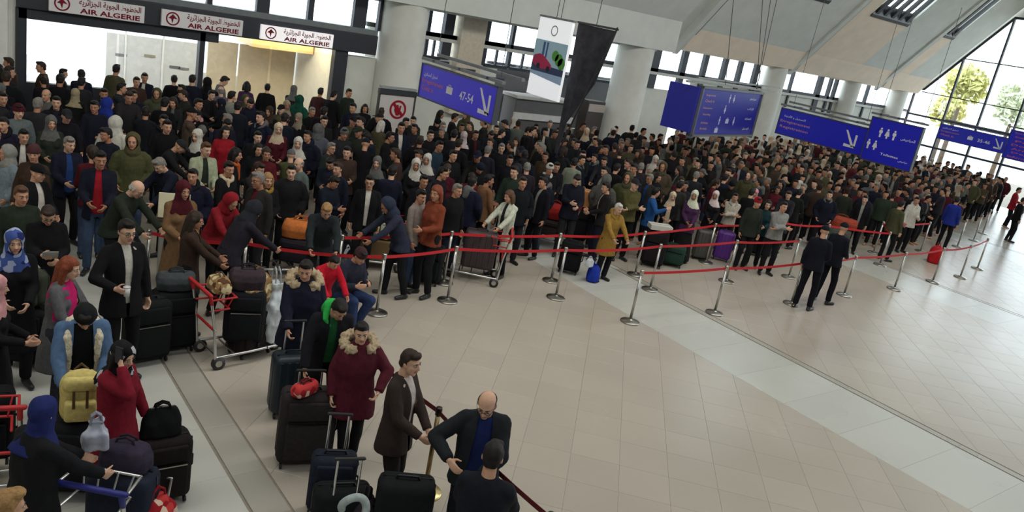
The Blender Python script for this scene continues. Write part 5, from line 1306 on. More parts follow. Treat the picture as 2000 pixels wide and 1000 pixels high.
archetype('ph', Pose(head=(0.1, 0.55, 0), R=(0.05, 0.32, 1.18), L=(-0.10, 0.28, 1.10), curl=0.9), dict(hem=0.80))
archetype('su', Pose(head=(-0.1, 0.1, 0)), dict(hem=0.78, open_w=(0.045, 0.025), wr=0.004), shirt=0.94)
archetype('ln', Pose(head=(0.1, 0.35, 0), lean=0.45, R=(0.18, 0.62, 1.0), L=(-0.18, 0.60, 1.0), feet=((0.11, 0.12), (-0.11, -0.15)), curl=1.1), dict(hem=0.82, thick=1.04))
archetype('up', Pose(head=(0.5, 0.0, 0.1), twist=0.3, R=(0.22, 0.40, 1.35), L=(-0.24, 0.05, 0.9), polR=(0.8, -0.3, -0.8)), dict(hem=0.82))
archetype('hc', Pose(female=True, head=(0.1, 0.12, 0), **HANDS_FRONT), dict(hem=0.45))
archetype('ha', Pose(female=True, head=(-0.25, 0.1, 0), R=(0.06, 0.26, 1.02), L=(-0.06, 0.26, 0.99)), dict(hem=0.74), legs='skirt')
archetype('wj', Pose(female=True, head=(0.3, 0.1, 0), R=(0.22, 0.1, 0.9), L=(-0.10, 0.28, 1.1)), dict(hem=0.84))
archetype('wc', Pose(female=True, head=(-0.2, 0.2, 0), **ON_BAR), dict(hem=0.60, open_w=(0.03, 0.06)), shirt=0.92)

PAL0 = dict(black=srgb(22, 22, 26), black2=srgb(30, 30, 33), navy=srgb(26, 30, 46), char=srgb(44, 44, 48), green=srgb(44, 52, 42), brown=srgb(64, 50, 40), maroon=srgb(84, 26, 36), grey=srgb(98, 98, 96), lgrey=srgb(138, 138, 132),
           olive=srgb(84, 80, 58), blue=srgb(36, 62, 112), beige=srgb(156, 142, 120), white=srgb(196, 192, 182), red=srgb(150, 26, 38), teal=srgb(30, 62, 70), mustard=srgb(150, 118, 54), purple=srgb(78, 44, 84), tan=srgb(120, 88, 62),
           jeans=srgb(62, 78, 104), cream=srgb(206, 186, 158), pink=srgb(206, 150, 150), denim=srgb(84, 110, 144), royal=srgb(34, 52, 140), orange=srgb(176, 84, 44))
PAL = {k: tuple(q * (0.72 if max(v) < 0.12 else 0.88) for q in v) for k, v in PAL0.items()}
NAMEC = dict(black='black', black2='black', navy='navy', char='charcoal', green='dark green', brown='brown', maroon='maroon', grey='grey', lgrey='light grey', olive='olive', blue='blue', beige='beige', white='white', red='red', teal='teal', mustard='mustard',
             purple='purple', tan='tan', jeans='jeans blue', cream='cream', pink='pink', denim='denim', royal='royal blue', orange='orange')
HAIRC = dict(k=srgb(22, 18, 16), d=srgb(44, 32, 24), b=srgb(84, 58, 38), g=srgb(118, 114, 108), w=srgb(190, 186, 178), y=srgb(150, 116, 72), r=srgb(120, 58, 34))
GEAR = dict(s='short', d='side', b='bald', l='long', o='bob', p='pony', B='beanie', C='cap', H='hijab', h='hood', f='fur', S='scarf', e='beard', g='glasses', w='hood_down', P='sherpa')
GNAME = {'short': 'hair', 'side': 'hair', 'bald': 'hair', 'long': 'hair', 'bob': 'hair', 'pony': 'hair', 'beanie': 'beanie', 'cap': 'cap', 'hijab': 'headscarf', 'hood': 'hood', 'fur': 'fur_collar', 'scarf': 'scarf', 'beard': 'beard',
         'glasses': 'eyeglasses', 'hood_down': 'hood', 'sherpa': 'fleece_collar'}
def col(c): return PAL[c] if isinstance(c, str) else c
def jitter(c, rg, k=0.12): return tuple(max(0.002, q * (1 + rg.uniform(-k, k))) for q in c)
PEOPLE, EXTRA = [], []
def person(key, loc, face_z, label, top='black', gear='s', hair='k', gearc='black', shirt='lgrey', legs='black2', skin=0, s=1.0, shoes=True, shoec=(0.02, 0.02, 0.022), group=None, gear_mat=None):
    A = ARCH[key]
    r = ob('person', A['body'], SKINS[skin % 4], loc=loc, rot=(0, 0, face_z)); r.scale = (s, s, s)
    tag(r, label, 'person', group)
    cs = dict(top=col(top), shirt=col(shirt), legs=col(legs), fur=srgb(172, 154, 124), fleece=srgb(206, 196, 172))
    for nm, me, ck in A['parts']: ob(nm, me, cs[ck], r)
    if shoes:
        for me in A['shoes']: ob('shoe', me, shoec, r)
    for g in gear:
        kind = GEAR[g]
        c = HAIRC[hair] if kind in ('short', 'side', 'bald', 'long', 'bob', 'pony', 'beard') else (0.02, 0.02, 0.02) if kind == 'glasses' else srgb(196, 176, 140) if kind in ('fur', 'sherpa') else col(gearc)
        me = hp(kind)
        if gear_mat and kind in gear_mat:
            me = me.copy(); me.materials.clear(); me.materials.append(MATS[gear_mat[kind]])
        ob(GNAME[kind], me, c, r, M=A['head'])
    PEOPLE.append((loc[0], loc[1]))
    if key == 'ln': EXTRA.append((loc[0] - 0.5 * math.sin(face_z), loc[1] + 0.5 * math.cos(face_z)))
    return r
def stand(key, x, y, deg, s=1.0, vmax=21.3):
    """ground position and turn of a figure whose head is seen at pixel (x, y)"""
    A = ARCH[key]; h = A['pose'].headc
    p = on_z(x, y, h.z * s)
    if p.y > vmax:
        p = on_y(x, y, vmax); s = min(1.12, max(0.85, p.z / h.z))
    f = face(p, deg)
    o = Rz(f) @ Vector((h.x, h.y, 0)) * s
    return (p.x - o.x, p.y - o.y, 0), f, s
def put(x, y, key, label, deg=0, s=1.0, **k):
    loc, f, s = stand(key, x, y, deg, s)
    return person(key, loc, f, label, s=s, **k)

# ---------------------------------------------------------------- the nearest people, each with a pose of its own
archetype('n_scarf', Pose(female=True, head=(0.35, 0.15, 0), lean=0.06, R=(0.20, 0.42, 1.06), L=(-0.10, 0.44, 1.06), curl=1.1), dict(hem=0.35, open_w=(0.05, 0.05), thick=1.12), shirt=1.0, shirt_mat='print_grey_flower', voxel=0.0095)
put(84, 806, 'n_scarf', 'person in a navy headscarf and long black coat pushing a blue handled trolley', 118, 0.95, top=srgb(22, 23, 26), gear='H', gearc=srgb(32, 40, 92), skin=2)
archetype('n_phone', Pose(female=True, head=(-0.1, 0.30, 0.1), R=(0.125, 0.13, 1.58), polR=(0.35, 0.5, -1.0), L=(-0.27, 0.12, 0.86), feet=((0.10, 0.04), (-0.08, -0.06)), curl=1.0), dict(hem=0.60, thick=1.05, flare=1.2), voxel=0.0095)
r = put(240, 694, 'n_phone', 'person in a crimson coat holding a phone to the ear beside a black handbag', 52, 0.95, top=srgb(116, 22, 38), gear='oH', gearc=srgb(40, 40, 46), hair='k', skin=2, gear_mat={'hijab': 'print_black_white'})
A = ARCH['n_phone']; w = r.matrix_basis @ (A['pose'].wr[0] + Vector((-0.012, -0.035, 0.085)))
t = thing('phone', 'black phone held to the ear of the person in a crimson coat', 'phone', w, r.rotation_euler.z)
q = Soup(); q.box((0, 0, 0), (0.012, 0.072, 0.145), bev=0.005); ob('case', q, (0.015, 0.015, 0.017), t, 'plastic')
q = Soup(); q.box((0.0065, 0, 0), (0.002, 0.062, 0.128)); ob('screen', q, (0.03, 0.03, 0.04), t, 'plastic')
archetype('n_denim', Pose(head=(0.05, 0.65, 0), lean=0.22, R=(0.16, 0.40, 0.98), L=(-0.13, 0.40, 1.02)), dict(hem=0.84, open_w=(0.075, 0.10), thick=1.10), shirt=0.96, lapels=(0.075, 0.10), voxel=0.0095)
put(166, 618, 'n_denim', 'person in a blue denim jacket with cream fleece collar bending over a yellow backpack', 4, 1.0, top='denim', gear='sB', gearc=srgb(24, 28, 28), shirt='black', legs='black', skin=1)
archetype('n_grey', Pose(female=True, head=(0.1, 0.15, 0), lean=0.08, R=(0.20, 0.34, 1.0), L=(-0.16, 0.34, 1.0)), dict(hem=0.50, open_w=(0.06, 0.09), flare=1.3), shirt=0.98, voxel=0.0105)
put(135, 524, 'n_grey', 'person in a long grey coat open over a bright pink top', 62, 0.97, top=srgb(88, 88, 90), gear='l', hair='r', shirt=srgb(190, 30, 100), legs=srgb(50, 48, 56), skin=2)
archetype('n_parka', Pose(head=(-0.15, 0.25, 0), R=(0.14, 0.34, 0.98), L=(-0.24, 0.14, 0.88), curl=1.1), dict(hem=0.70, thick=1.22, puffy=0, wr=0.012), fur=True, voxel=0.0095)
put(597, 528, 'n_parka', 'person in a navy parka with a fur trimmed hood gripping a suitcase handle', 4, 1.0, top=srgb(24, 26, 42), gear='s', hair='k', legs=srgb(26, 28, 36), skin=0)
archetype('n_green', Pose(head=(0.35, 0.55, 0), lean=0.30, R=(0.26, 0.36, 0.93), L=(-0.10, 0.34, 1.0), curl=1.2), dict(hem=0.72, thick=1.08, open_w=(0.04, 0.05)), shirt=0.98, voxel=0.0095)
put(662, 604, 'n_green', 'person in a black coat with a bright green hood gripping the charcoal suitcase', 10, 1.0, top=srgb(24, 25, 30), gear='sw', gearc=srgb(46, 170, 74), hair='k', shirt=srgb(30, 86, 48), legs='black', skin=0)
archetype('n_boy', Pose(head=(-0.1, 0.12, 0.05), twist=0.15, R=(0.24, 0.10, 0.90), L=(-0.24, 0.20, 1.02), polL=(-1, -0.4, 0.0), feet=((0.02, 0.06), (-0.10, -0.10)), curl=0.9), dict(hem=0.66, thick=1.22, flare=1.0, wr=0.012), fur=True, voxel=0.0095)
put(706, 650, 'n_boy', 'person in a maroon parka with a tan fur hood holding the dark red belt', 8, 0.93, top=srgb(78, 26, 38), gear='s', hair='k', legs=srgb(20, 21, 24), skin=2)
archetype('n_suit', Pose(head=(-0.1, 0.10, 0), R=(0.16, 0.32, 1.04), L=(0.02, 0.34, 1.02), feet=((0.10, 0.06), (-0.10, -0.04))), dict(hem=0.74, open_w=(0.06, 0.02), thick=1.0, wr=0.005), shirt=0.94, voxel=0.0095)
put(801, 708, 'n_suit', 'person in a dark brown suit and white shirt standing beside the brass post', 66, 1.0, top=srgb(52, 42, 38), gear='d', hair='d', shirt=srgb(190, 180, 174), legs=srgb(36, 30, 29), skin=2)
archetype('n_bald', Pose(head=(-0.25, 0.38, 0), lean=0.10, R=(0.25, 0.30, 1.15), L=(-0.01, 0.38, 1.10), polR=(1.0, -0.3, -0.3), polL=(-1.0, -0.3, -0.3), palmR=(-0.2, -1, 0.1), palmL=(0.4, -1, 0.1), curl=0.45), dict(hem=0.80, open_w=(0.06, 0.10), thick=1.12, belly=0.02), shirt=1.0, voxel=0.009, fat=1.06)
put(951, 790, 'n_bald', 'person with glasses in a dark jacket over a navy sweater, both hands held low', 6, 1.02, top=srgb(30, 34, 38), gear='bg', hair='g', shirt=srgb(24, 36, 84), legs=srgb(20, 22, 28), skin=2)
archetype('n_back', Pose(head=(0.1, 0.25, 0), R=(0.20, 0.34, 1.0), L=(-0.20, 0.32, 1.0)), dict(hem=0.80, thick=1.12), voxel=0.0105)
put(962, 893, 'n_back', 'person in a black jacket seen from behind at the bottom edge', 172, 1.0, top=srgb(24, 26, 34), gear='s', hair='k', legs='black', skin=0)
archetype('n_seat', Pose(pelvis=(0, 0, 0.50), lean=0.30, head=(0.1, 0.35, 0), feet=((0.16, 0.44), (-0.06, 0.30)), R=(0.14, 0.42, 0.74), L=(-0.10, 0.40, 0.74)), dict(hem=0.93, thick=1.06), wide=1.12)
loc, f, s_ = stand('n_seat', 703, 500, 42)
r = person('n_seat', loc, f, 'person in blue jeans seated on a case behind the middle belt', top=srgb(44, 46, 60), gear='sB', gearc=srgb(60, 40, 42), legs=srgb(44, 60, 96), skin=0)
suitcase((loc[0] - 0.05 * math.cos(f + PI / 2), loc[1] - 0.05 * math.sin(f + PI / 2), 0), 0.46, 0.36, 0.34, srgb(60, 54, 56), 'low dark suitcase serving as a seat behind the middle belt', rz=f)
put(652, 512, 'ln', 'person in a scarlet vest stooping behind the seated blue jeans', 30, 0.80, top=srgb(186, 26, 44), gear='s', legs='navy')
archetype('n_guard', Pose(head=(0.2, 0.05, 0), R=(0.12, 0.26, 1.04), L=(-0.24, 0.02, 0.86), feet=((0.13, 0.05), (-0.13, -0.05))), dict(hem=0.84, wr=0.005))
for gx, gy, gd, sc, lb in ((1611, 452, 168, 1.05, 'person in a dark navy uniform seen from behind, standing left of another uniform'), (1648, 446, 150, 1.05, 'person in a dark navy uniform seen from behind, standing right of another uniform')):
    put(gx, gy, 'n_guard', lb, gd, sc, top=srgb(20, 22, 32), gear='C', gearc=srgb(20, 22, 30), legs=srgb(18, 19, 26), skin=0)
archetype('n_cup', Pose(head=(0.05, 0.15, 0), R=(0.20, 0.30, 1.14), polR=(0.8, -0.4, -0.8), palmR=(-1, 0.1, 0.2), curl=1.0), dict(hem=0.74, open_w=(0.045, 0.02), wr=0.004), shirt=0.94)
put(452, 395, 'ln', 'person in a red hooded coat bending over luggage', 40, 0.95, top=srgb(128, 28, 36), gear='h', gearc=srgb(132, 28, 36), legs='black')
put(497, 412, 'ln', 'person in a charcoal jacket bending beside the red hooded coat', 120, 1.0, top=srgb(36, 34, 42), gear='h', gearc=srgb(36, 38, 44), legs='black')
put(14, 992, 'jk', 'person in a tan top half hidden at the bottom left corner', 100, 0.95, top=srgb(120, 96, 70), gear='s', hair='y', legs='black')
put(-8, 560, 'hc', 'person in a dark coat cut off at the left edge', 80, 0.95, top='black', gear='H', gearc='pink')
# ---------------------------------------------------------------- people picked out in the crowd: x, y of the head, figure, label, turn
CROWD = [
    (246, 452, 'n_cup', 'person in a black suit and tie holding a white cup by the lectern', 15, dict(top='black', gear='sg', shirt='white', legs='black')),
    (96, 420, 'ph', 'person in a black sweater with white collar reading papers in hand', 10, dict(top='black', gear='dg', hair='d', legs='black')),
    (30, 472, 'hc', 'person in a blue and white patterned headscarf and black coat', 15, dict(top='black', gear='H', gearc='blue', gear_mat={'hijab': 'print_blue_white'}, skin=2)),
    (41, 382, 'jk', 'person in a dark green jacket by the left edge, above the patterned headscarf', 10, dict(top='green', gear='s', hair='b')),
    (73, 338, 'jo', 'person in a dark cap and black jacket over a white shirt', 30, dict(top='black', gear='C', gearc='black', shirt='white')),
    (66, 300, 'wj', 'person in a big brown knitted hat near the left edge', -20, dict(top='brown', gear='B', gearc=srgb(70, 44, 44))),
    (135, 282, 'jo', 'person in a navy coat open over a blue striped sweater', 12, dict(top='navy', gear='d', hair='g', shirt='blue', skin=2)),
    (197, 312, 'jo', 'tall person in a long dark navy jacket over a crimson shirt', 8, dict(top='navy', gear='s', shirt='red', legs='jeans', s=1.06)),
    (272, 368, 'ln', 'person in a dark green coat leaning right on a trolley', 60, dict(top='green', gear='b', hair='w')),
    (310, 322, 'ln', 'person in a navy jacket stooping left behind the dark green coat', -50, dict(top='navy', gear='s', hair='g')),
    (352, 286, 'ln', 'person in a grey cap and black coat stooping in the left queue', 70, dict(top='black2', gear='C', gearc='char')),
    (382, 430, 'wc', 'person in a brown coat turned away beside the red trolley basket', 100, dict(top='brown', gear='l', hair='d', shirt='black')),
    (358, 372, 'hc', 'person in a maroon headscarf with a cream patterned shawl', 20, dict(top='tan', gear='H', gearc='maroon')),
    (36, 218, 'jk', 'person in a grey coat and red knitted hat near the left edge', 5, dict(top=srgb(92, 98, 98), gear='sB', gearc='maroon')),
    (100, 240, 'hc', 'person in a grey headscarf and grey green coat before the counters', 10, dict(top='green', gear='H', gearc='grey')),
    (12, 300, 'pf', 'person in a pale blue puffer cut by the left edge', -60, dict(top=srgb(112, 126, 136), gear='h', gearc='lgrey')),
    (228, 242, 'pf', 'person in a white hooded puffer turned away', 150, dict(top='white', gear='h', gearc='white')),
    (212, 205, 'jk2', 'person in a royal blue hooded jacket before the counters', 120, dict(top='royal', gear='h', gearc='royal')),
    (251, 272, 'jk', 'small person in a white and blue top before the white puffer', 20, dict(top=srgb(120, 130, 160), gear='s', s=0.86)),
    (320, 236, 'jo', 'person in a black jacket with a white patterned scarf', 0, dict(top='black', gear='sS', gearc='white', shirt='white', gear_mat={'scarf': 'print_black_white'})),
    (283, 152, 'jo', 'person in a navy coat over a long white shirt, head against the white office partitions', 0, dict(top='navy', gear='s', shirt='white', s=1.0, legs='white')),
    (228, 136, 'jk', 'tall person in an olive jacket standing before the office glass', 140, dict(top='olive', gear='s')),
    (118, 156, 'jk', 'person in a black jacket standing before the white office blind', 160, dict(top='black', gear='s')),
    (160, 162, 'jk2', 'person in a dark jacket below the white office blind, right of the blind edge', 170, dict(top='char', gear='s')),
    (340, 156, 'jk', 'person in a black coat with head against the third white partition', 175, dict(top='black', gear='s')),
    (376, 156, 'jk2', 'person in a dark coat standing under the middle office post', 180, dict(top='navy', gear='s')),
    (406, 162, 'pf', 'person in a black hooded puffer just right of the middle office post', 170, dict(top='black', gear='h', gearc='black')),
    (438, 158, 'ph', 'person in a grey patterned jacket near the right office glass', 100, dict(top='grey', gear='s')),
    (482, 168, 'wj', 'person in a purple maroon jacket before the warm lit office glass', 160, dict(top='purple', gear='o')),
    (522, 172, 'jk', 'person in a black jacket before the warm lit office glass, left of a grey scarf', 175, dict(top='black', gear='s')),
    (574, 176, 'hc', 'person in a grey headscarf before the warm lit office glass', 150, dict(top='char', gear='H', gearc='grey')),
    (586, 196, 'pf', 'person in a teal green hooded puffer near the right office post', 160, dict(top=srgb(22, 70, 58), gear='h', gearc=srgb(22, 70, 58))),
    (626, 180, 'jk', 'person in a maroon brown jacket left of the right office post', 160, dict(top=srgb(60, 32, 34), gear='s')),
    (652, 186, 'jk2', 'person in a black coat under the right office post', 150, dict(top='black', gear='s')),
    (681, 182, 'jk', 'person in a green grey jacket before the pale panel by the office', 20, dict(top='green', gear='s')),
    (713, 212, 'wj', 'person in a black jacket between pale panel and big column', 0, dict(top='black', gear='o')),
    (452, 188, 'jk2', 'person in a light grey coat seen from behind, centre left', 165, dict(top='lgrey', gear='s', s=1.02)),
    (386, 226, 'ph', 'person in a pink scarf and black coat below the office post', -10, dict(top='black', gear='sS', gearc='pink')),
    (385, 266, 'hc', 'person in a white grey headscarf bending in the left queue', -40, dict(top='black', gear='H', gearc='white')),
    (402, 292, 'jo', 'person in a green and white knit open at the front', 15, dict(top=srgb(150, 160, 130), gear='s', hair='b', shirt='green')),
    (441, 258, 'wj', 'person in a bright red jacket, middle of the left queue', 10, dict(top='red', gear='o')),
    (461, 302, 'wj', 'person in an orange brown scarf facing a companion', 70, dict(top='black', gear='oS', gearc='orange')),
    (446, 330, 'jk2', 'person in a black coat with cream collar below the orange scarf', 40, dict(top='black', gear='sS', gearc='cream')),
    (503, 268, 'jk', 'person in a black shirt with arms down left of the cream headscarf', 0, dict(top='black', gear='s', skin=2)),
    (543, 252, 'hc', 'person in a cream headscarf and maroon coat', -10, dict(top='maroon', gear='H', gearc='cream')),
    (582, 280, 'ha', 'person in a white headscarf and black and white shawl', 10, dict(top='black', gear='H', gearc='white')),
    (560, 206, 'hc', 'person in a beige grey headscarf, back of the left queue', 10, dict(top='char', gear='H', gearc='beige')),
    (622, 254, 'pf', 'person in a grey blue hooded jacket seen from behind', 170, dict(top=srgb(84, 88, 96), gear='h', gearc=srgb(90, 90, 92))),
    (569, 336, 'pf', 'person in a black ribbed puffer facing forward', 5, dict(top='black2', gear='s', skin=2)),
    (523, 352, 'wj', 'person in a black jacket with ochre scarf left of the ribbed puffer', 0, dict(top='black', gear='oS', hair='y', gearc='mustard')),
    (660, 330, 'jk', 'person in a plain dark navy sweater right of the ribbed puffer', -30, dict(top='navy', gear='s', hair='d')),
    (678, 298, 'jk2', 'person in a brown jacket behind the plain navy sweater', 20, dict(top='brown', gear='s', skin=2)),
    (672, 262, 'jk', 'person in a grey jacket and grey beanie below the pale panel', 10, dict(top='char', gear='sB', gearc='grey')),
    (700, 258, 'jk2', 'person in a dark green jacket and cap below the pale panel', -20, dict(top='green', gear='C', gearc='green')),
    (736, 318, 'ha', 'person in a grey headscarf and black dress, left of a tall navy coat', 0, dict(top='black', gear='H', gearc='grey')),
    (745, 246, 'wc', 'person in an olive coat below the prohibition panel', 150, dict(top='olive', gear='o', hair='w', shirt='olive')),
    (762, 268, 'jk', 'person in a black jacket turned right below the prohibition panel', 80, dict(top='black', gear='s')),
    (784, 250, 'su', 'tall person in a long navy coat and white shirt under the prohibition panel', 20, dict(top='navy', gear='s', shirt='white', s=1.1)),
    (812, 322, 'ha', 'person in a white headscarf, left of two side by side', 10, dict(top='black', gear='H', gearc='white')),
    (834, 312, 'ha', 'person in a white headscarf, right of two side by side', -10, dict(top='char', gear='H', gearc='white')),
    (858, 286, 'jk2', 'person in a teal blue jacket right of the two white headscarves', 60, dict(top=srgb(30, 48, 62), gear='s', s=1.05)),
    (722, 356, 'su', 'person in a black jacket over a white shirt before the first belt', 0, dict(top='black', gear='sg', shirt='white')),
    (641, 412, 'ln', 'person in a dark green jacket with head bowed over white patterned bag', 10, dict(top=srgb(34, 42, 44), gear='s', hair='y')),
    (755, 402, 'ln', 'person in a slate blue jacket stooping left behind the first belt', -70, dict(top=srgb(44, 50, 68), gear='h', gearc=srgb(44, 50, 68))),
    (822, 384, 'jk2', 'person in a grey sweater and jeans with a shoulder strap by the first post', 60, dict(top=srgb(132, 124, 112), gear='s', legs='jeans', s=1.05)),
    (893, 372, 'jk', 'tall person in a black coat beside the grey sweater', 40, dict(top='black', gear='s', hair='g', s=1.06, legs='navy')),
    (853, 378, 'wj', 'person facing the grey sweater in an orange brown top', -40, dict(top=srgb(120, 60, 40), gear='o', hair='r')),
    (995, 384, 'wc', 'person in a white quilted coat leaning left over a trolley', -30, dict(top=srgb(196, 194, 182), gear='o', hair='b', shirt='char', legs='black')),
    (955, 352, 'jk2', 'person in a tan brown jacket behind the white quilted coat', 120, dict(top='tan', gear='s')),
    (1010, 332, 'wj', 'person in a black coat with a round fur hood behind the white quilted coat', 160, dict(top='black2', gear='h', gearc='char')),
    (1074, 330, 'jo', 'person in a white knitted cap and dark coat with a long white scarf', 20, dict(top='black', gear='sBS', gearc='white', shirt='white')),
    (1122, 318, 'jk', 'person in a sage green shirt with a backpack seen from behind', 170, dict(top=srgb(122, 130, 110), gear='s')),
    (1186, 352, 'pf', 'person in a grey hooded coat turned away below the pennant', 160, dict(top=srgb(78, 78, 74), gear='h', gearc='grey')),
    (1208, 408, 'ct', 'person in a mustard coat by the second post of the back row', 40, dict(top='mustard', gear='sw', hair='w', gearc='mustard', s=0.94)),
    (1281, 376, 'up', 'person in a bright blue jacket raising an arm towards the queue', 70, dict(top=srgb(32, 76, 128), gear='s', legs='navy')),
    (1314, 384, 'jo', 'person in a black jacket over a cream shirt beside the raised blue arm', 0, dict(top='black', gear='H', gearc='cream', shirt='cream')),
    (1356, 382, 'ha', 'person in a cream white headscarf and purple blue top', 0, dict(top='purple', gear='H', gearc=srgb(200, 204, 180))),
    (1398, 382, 'ha', 'person in a pink white headscarf and black coat', 10, dict(top='black', gear='H', gearc=srgb(206, 190, 186))),
    (1436, 386, 'fo', 'person in a white grey hoodie with arms folded', 5, dict(top=srgb(168, 166, 150), gear='sw', gearc=srgb(150, 150, 140))),
    (1480, 396, 'jk', 'person in a red headband and dark green jacket', 40, dict(top='green', gear='sB', gearc='red')),
    (1500, 400, 'wj', 'person in a teal jacket right of the red headband', 0, dict(top='teal', gear='o')),
    (1530, 404, 'fo', 'person in a white and black striped top behind the back belt', 20, dict(top='lgrey', gear='s')),
    (1280, 312, 'hc', 'person in a white headscarf under the information board left edge', 10, dict(top='beige', gear='H', gearc='white')),
    (1225, 316, 'su', 'person in a dark suit with a white shirt below the pennant', 0, dict(top='black', gear='s', shirt='white')),
    (1232, 290, 'jk', 'person in an olive coat right of the second column base', 30, dict(top='olive', gear='s', hair='b')),
    (1562, 322, 'wc', 'person in a maroon coat with an orange shawl below the arrow sign', 0, dict(top='maroon', gear='oS', gearc='orange', hair='k')),
    (1620, 342, 'hc', 'person in a beige patterned headscarf below the arrow sign', 10, dict(top='beige', gear='H', gearc='cream')),
    (1716, 348, 'hc', 'person in a cream headscarf below the tall pictogram board', 20, dict(top='black', gear='H', gearc='cream')),
    (1690, 390, 'su', 'person in a black suit behind the back belt, right of the uniforms', 10, dict(top='black', gear='s', shirt='lgrey', skin=2)),
    (1760, 400, 'jk', 'person in an olive jacket at the front of the far right crowd', 150, dict(top='olive', gear='s')),
    (1790, 392, 'jk2', 'person in a white hooded top at the front of the far right crowd', 30, dict(top='white', gear='sw', gearc='white')),
    (1870, 392, 'jk', 'person in a royal blue jacket in the far right crowd', 150, dict(top='royal', gear='s')),
    (1990, 372, 'jk2', 'person in a red jacket walking at the right edge', 100, dict(top='red', gear='s')),
    (1999, 392, 'jk', 'person in a black coat walking at the right edge', 120, dict(top='black', gear='s')),
]
HELD = {}
FLOOR_CASES = [(o.location.x, o.location.y) for o in COL.objects if o.parent is None and o.get('category') in ('suitcase', 'trolley', 'stand', 'box') and o.location.z < 0.3]
rg = random.Random(5)
for x, y, key, lb, deg, k in CROWD:
    k = dict(k); k.setdefault('skin', rg.randrange(4)); s = k.pop('s', 0.97 + 0.06 * rg.random())
    far = on_z(x, y, 1.6).length > 17
    k['top'] = jitter(col(k['top']), rg, 0.06)
    best = None                                                       # slide along the line of sight until it stands clear of the others
    for q in (0, -0.02, 0.02, -0.04, 0.04, -0.06, 0.06, -0.08, 0.08):
        loc, f, s2 = stand(key, x, y, deg, s + q)
        d = min([math.hypot(loc[0] - a, loc[1] - b) - 0.46 for a, b in PEOPLE + EXTRA] + [math.hypot(loc[0] - a, loc[1] - b) - 0.50 for a, b in FLOOR_CASES])
        if best is None or min(d, 0.02) > best[0] + 0.01: best = (min(d, 0.02), loc, s2)
    loc, s = best[1], best[2]
    HELD[lb] = person(key, loc, face(loc, deg + rg.uniform(-12, 12)), lb, s=s, shoes=not far or loc[1] < 13.2, **k)
# small things in hand
def hand_point(label, key, i, off):
    r = HELD[label]; p = ARCH[key]['pose']; d = (p.wr[i] - p.el[i]).normalized()
    bpy.context.view_layer.update()
    return r.matrix_world @ (p.wr[i] + d * off[0] + Vector((off[1], 0, off[2]))), r.rotation_euler.z
w, a = hand_point(CROWD[1][3], 'ph', 0, (0.12, -0.03, 0.035))
t = thing('paper', 'folded white papers in the hand of the black sweater with white collar', 'paper', w, a); t.rotation_euler.x = -0.9
q = Soup(); q.box((0, 0, 0), (0.15, 0.004, 0.21)); q.box((0.01, 0.006, -0.01), (0.15, 0.004, 0.21)); ob('sheet', q, (0.55, 0.55, 0.52), t, 'print')
w, a = hand_point(CROWD[0][3], 'n_cup', 0, (0.085, -0.035, 0.0))
t = thing('cup', 'white paper cup held by the person in a black suit and tie', 'cup', w, a)
q = Soup(); q.lathe([(0.026, -0.05), (0.036, 0.05)], 16); ob('cup_body', q.mesh('cup_body', True), (0.62, 0.62, 0.60), t, 'print')
q = Soup(); q.lathe([(0.038, 0.05), (0.038, 0.058), (0.030, 0.062)], 16); ob('lid', q.mesh('lid', True), (0.5, 0.5, 0.5), t, 'plastic')
# ---------------------------------------------------------------- the rest of the queue
def crowd_ok(u, v):
    if u < 7.0: return 11.9 - 0.12 * (u + 2) < v < 21.4 and u > 0.2 + (21 - v) * -0.1 - 1.2
    lo = 11.75 if u < 26 else 11.75 + (u - 26) * 0.23
    hi = 18.6 if u < 12 else 19.6 if u < 24 else 21.2
    return lo < v < hi
cand = []
rg = random.Random(21)
for _ in range(60000):
    u, v = rg.uniform(-2, 41.5), rg.uniform(9.5, 21.4)
    if not crowd_ok(u, v): continue
    x, y, z = to_px((u, v, 1.6))
    if not (-20 < x < 2010): continue
    cand.append((u, v))
pts = []
grid = {}
def near(u, v, r):
    for i in range(int(u / 1) - 1, int(u / 1) + 2):
        for j in range(int(v / 1) - 1, int(v / 1) + 2):
            for q in grid.get((i, j), ()):
                if (q[0] - u) ** 2 + (q[1] - v) ** 2 < r * r: return True
    return False
for q in PEOPLE + EXTRA: grid.setdefault((int(q[0]), int(q[1])), []).append(q)
for o in list(COL.objects):                                          # keep clear of luggage already on the floor
    if o.parent is None and o.get('category') in ('suitcase', 'trolley', 'bag', 'stand', 'post', 'sign', 'booth', 'cabinet') and o.location.z < 0.3:
        grid.setdefault((int(o.location.x), int(o.location.y)), []).append((o.location.x, o.location.y))
for cx, cy in ((12.25, 22), (22.1, 22), (31, 22.1), (37.4, 22.2)):
    for a in range(12): q = (cx + 0.6 * math.cos(a), cy + 0.6 * math.sin(a)); grid.setdefault((int(q[0]), int(q[1])), []).append(q)
for u, v in cand:
    if not near(u, v, 0.60):
        pts.append((u, v)); grid.setdefault((int(u), int(v)), []).append((u, v))
pts.sort(key=lambda p: p[0] ** 2 + p[1] ** 2)
N_SINGLE = 298 - len(PEOPLE)
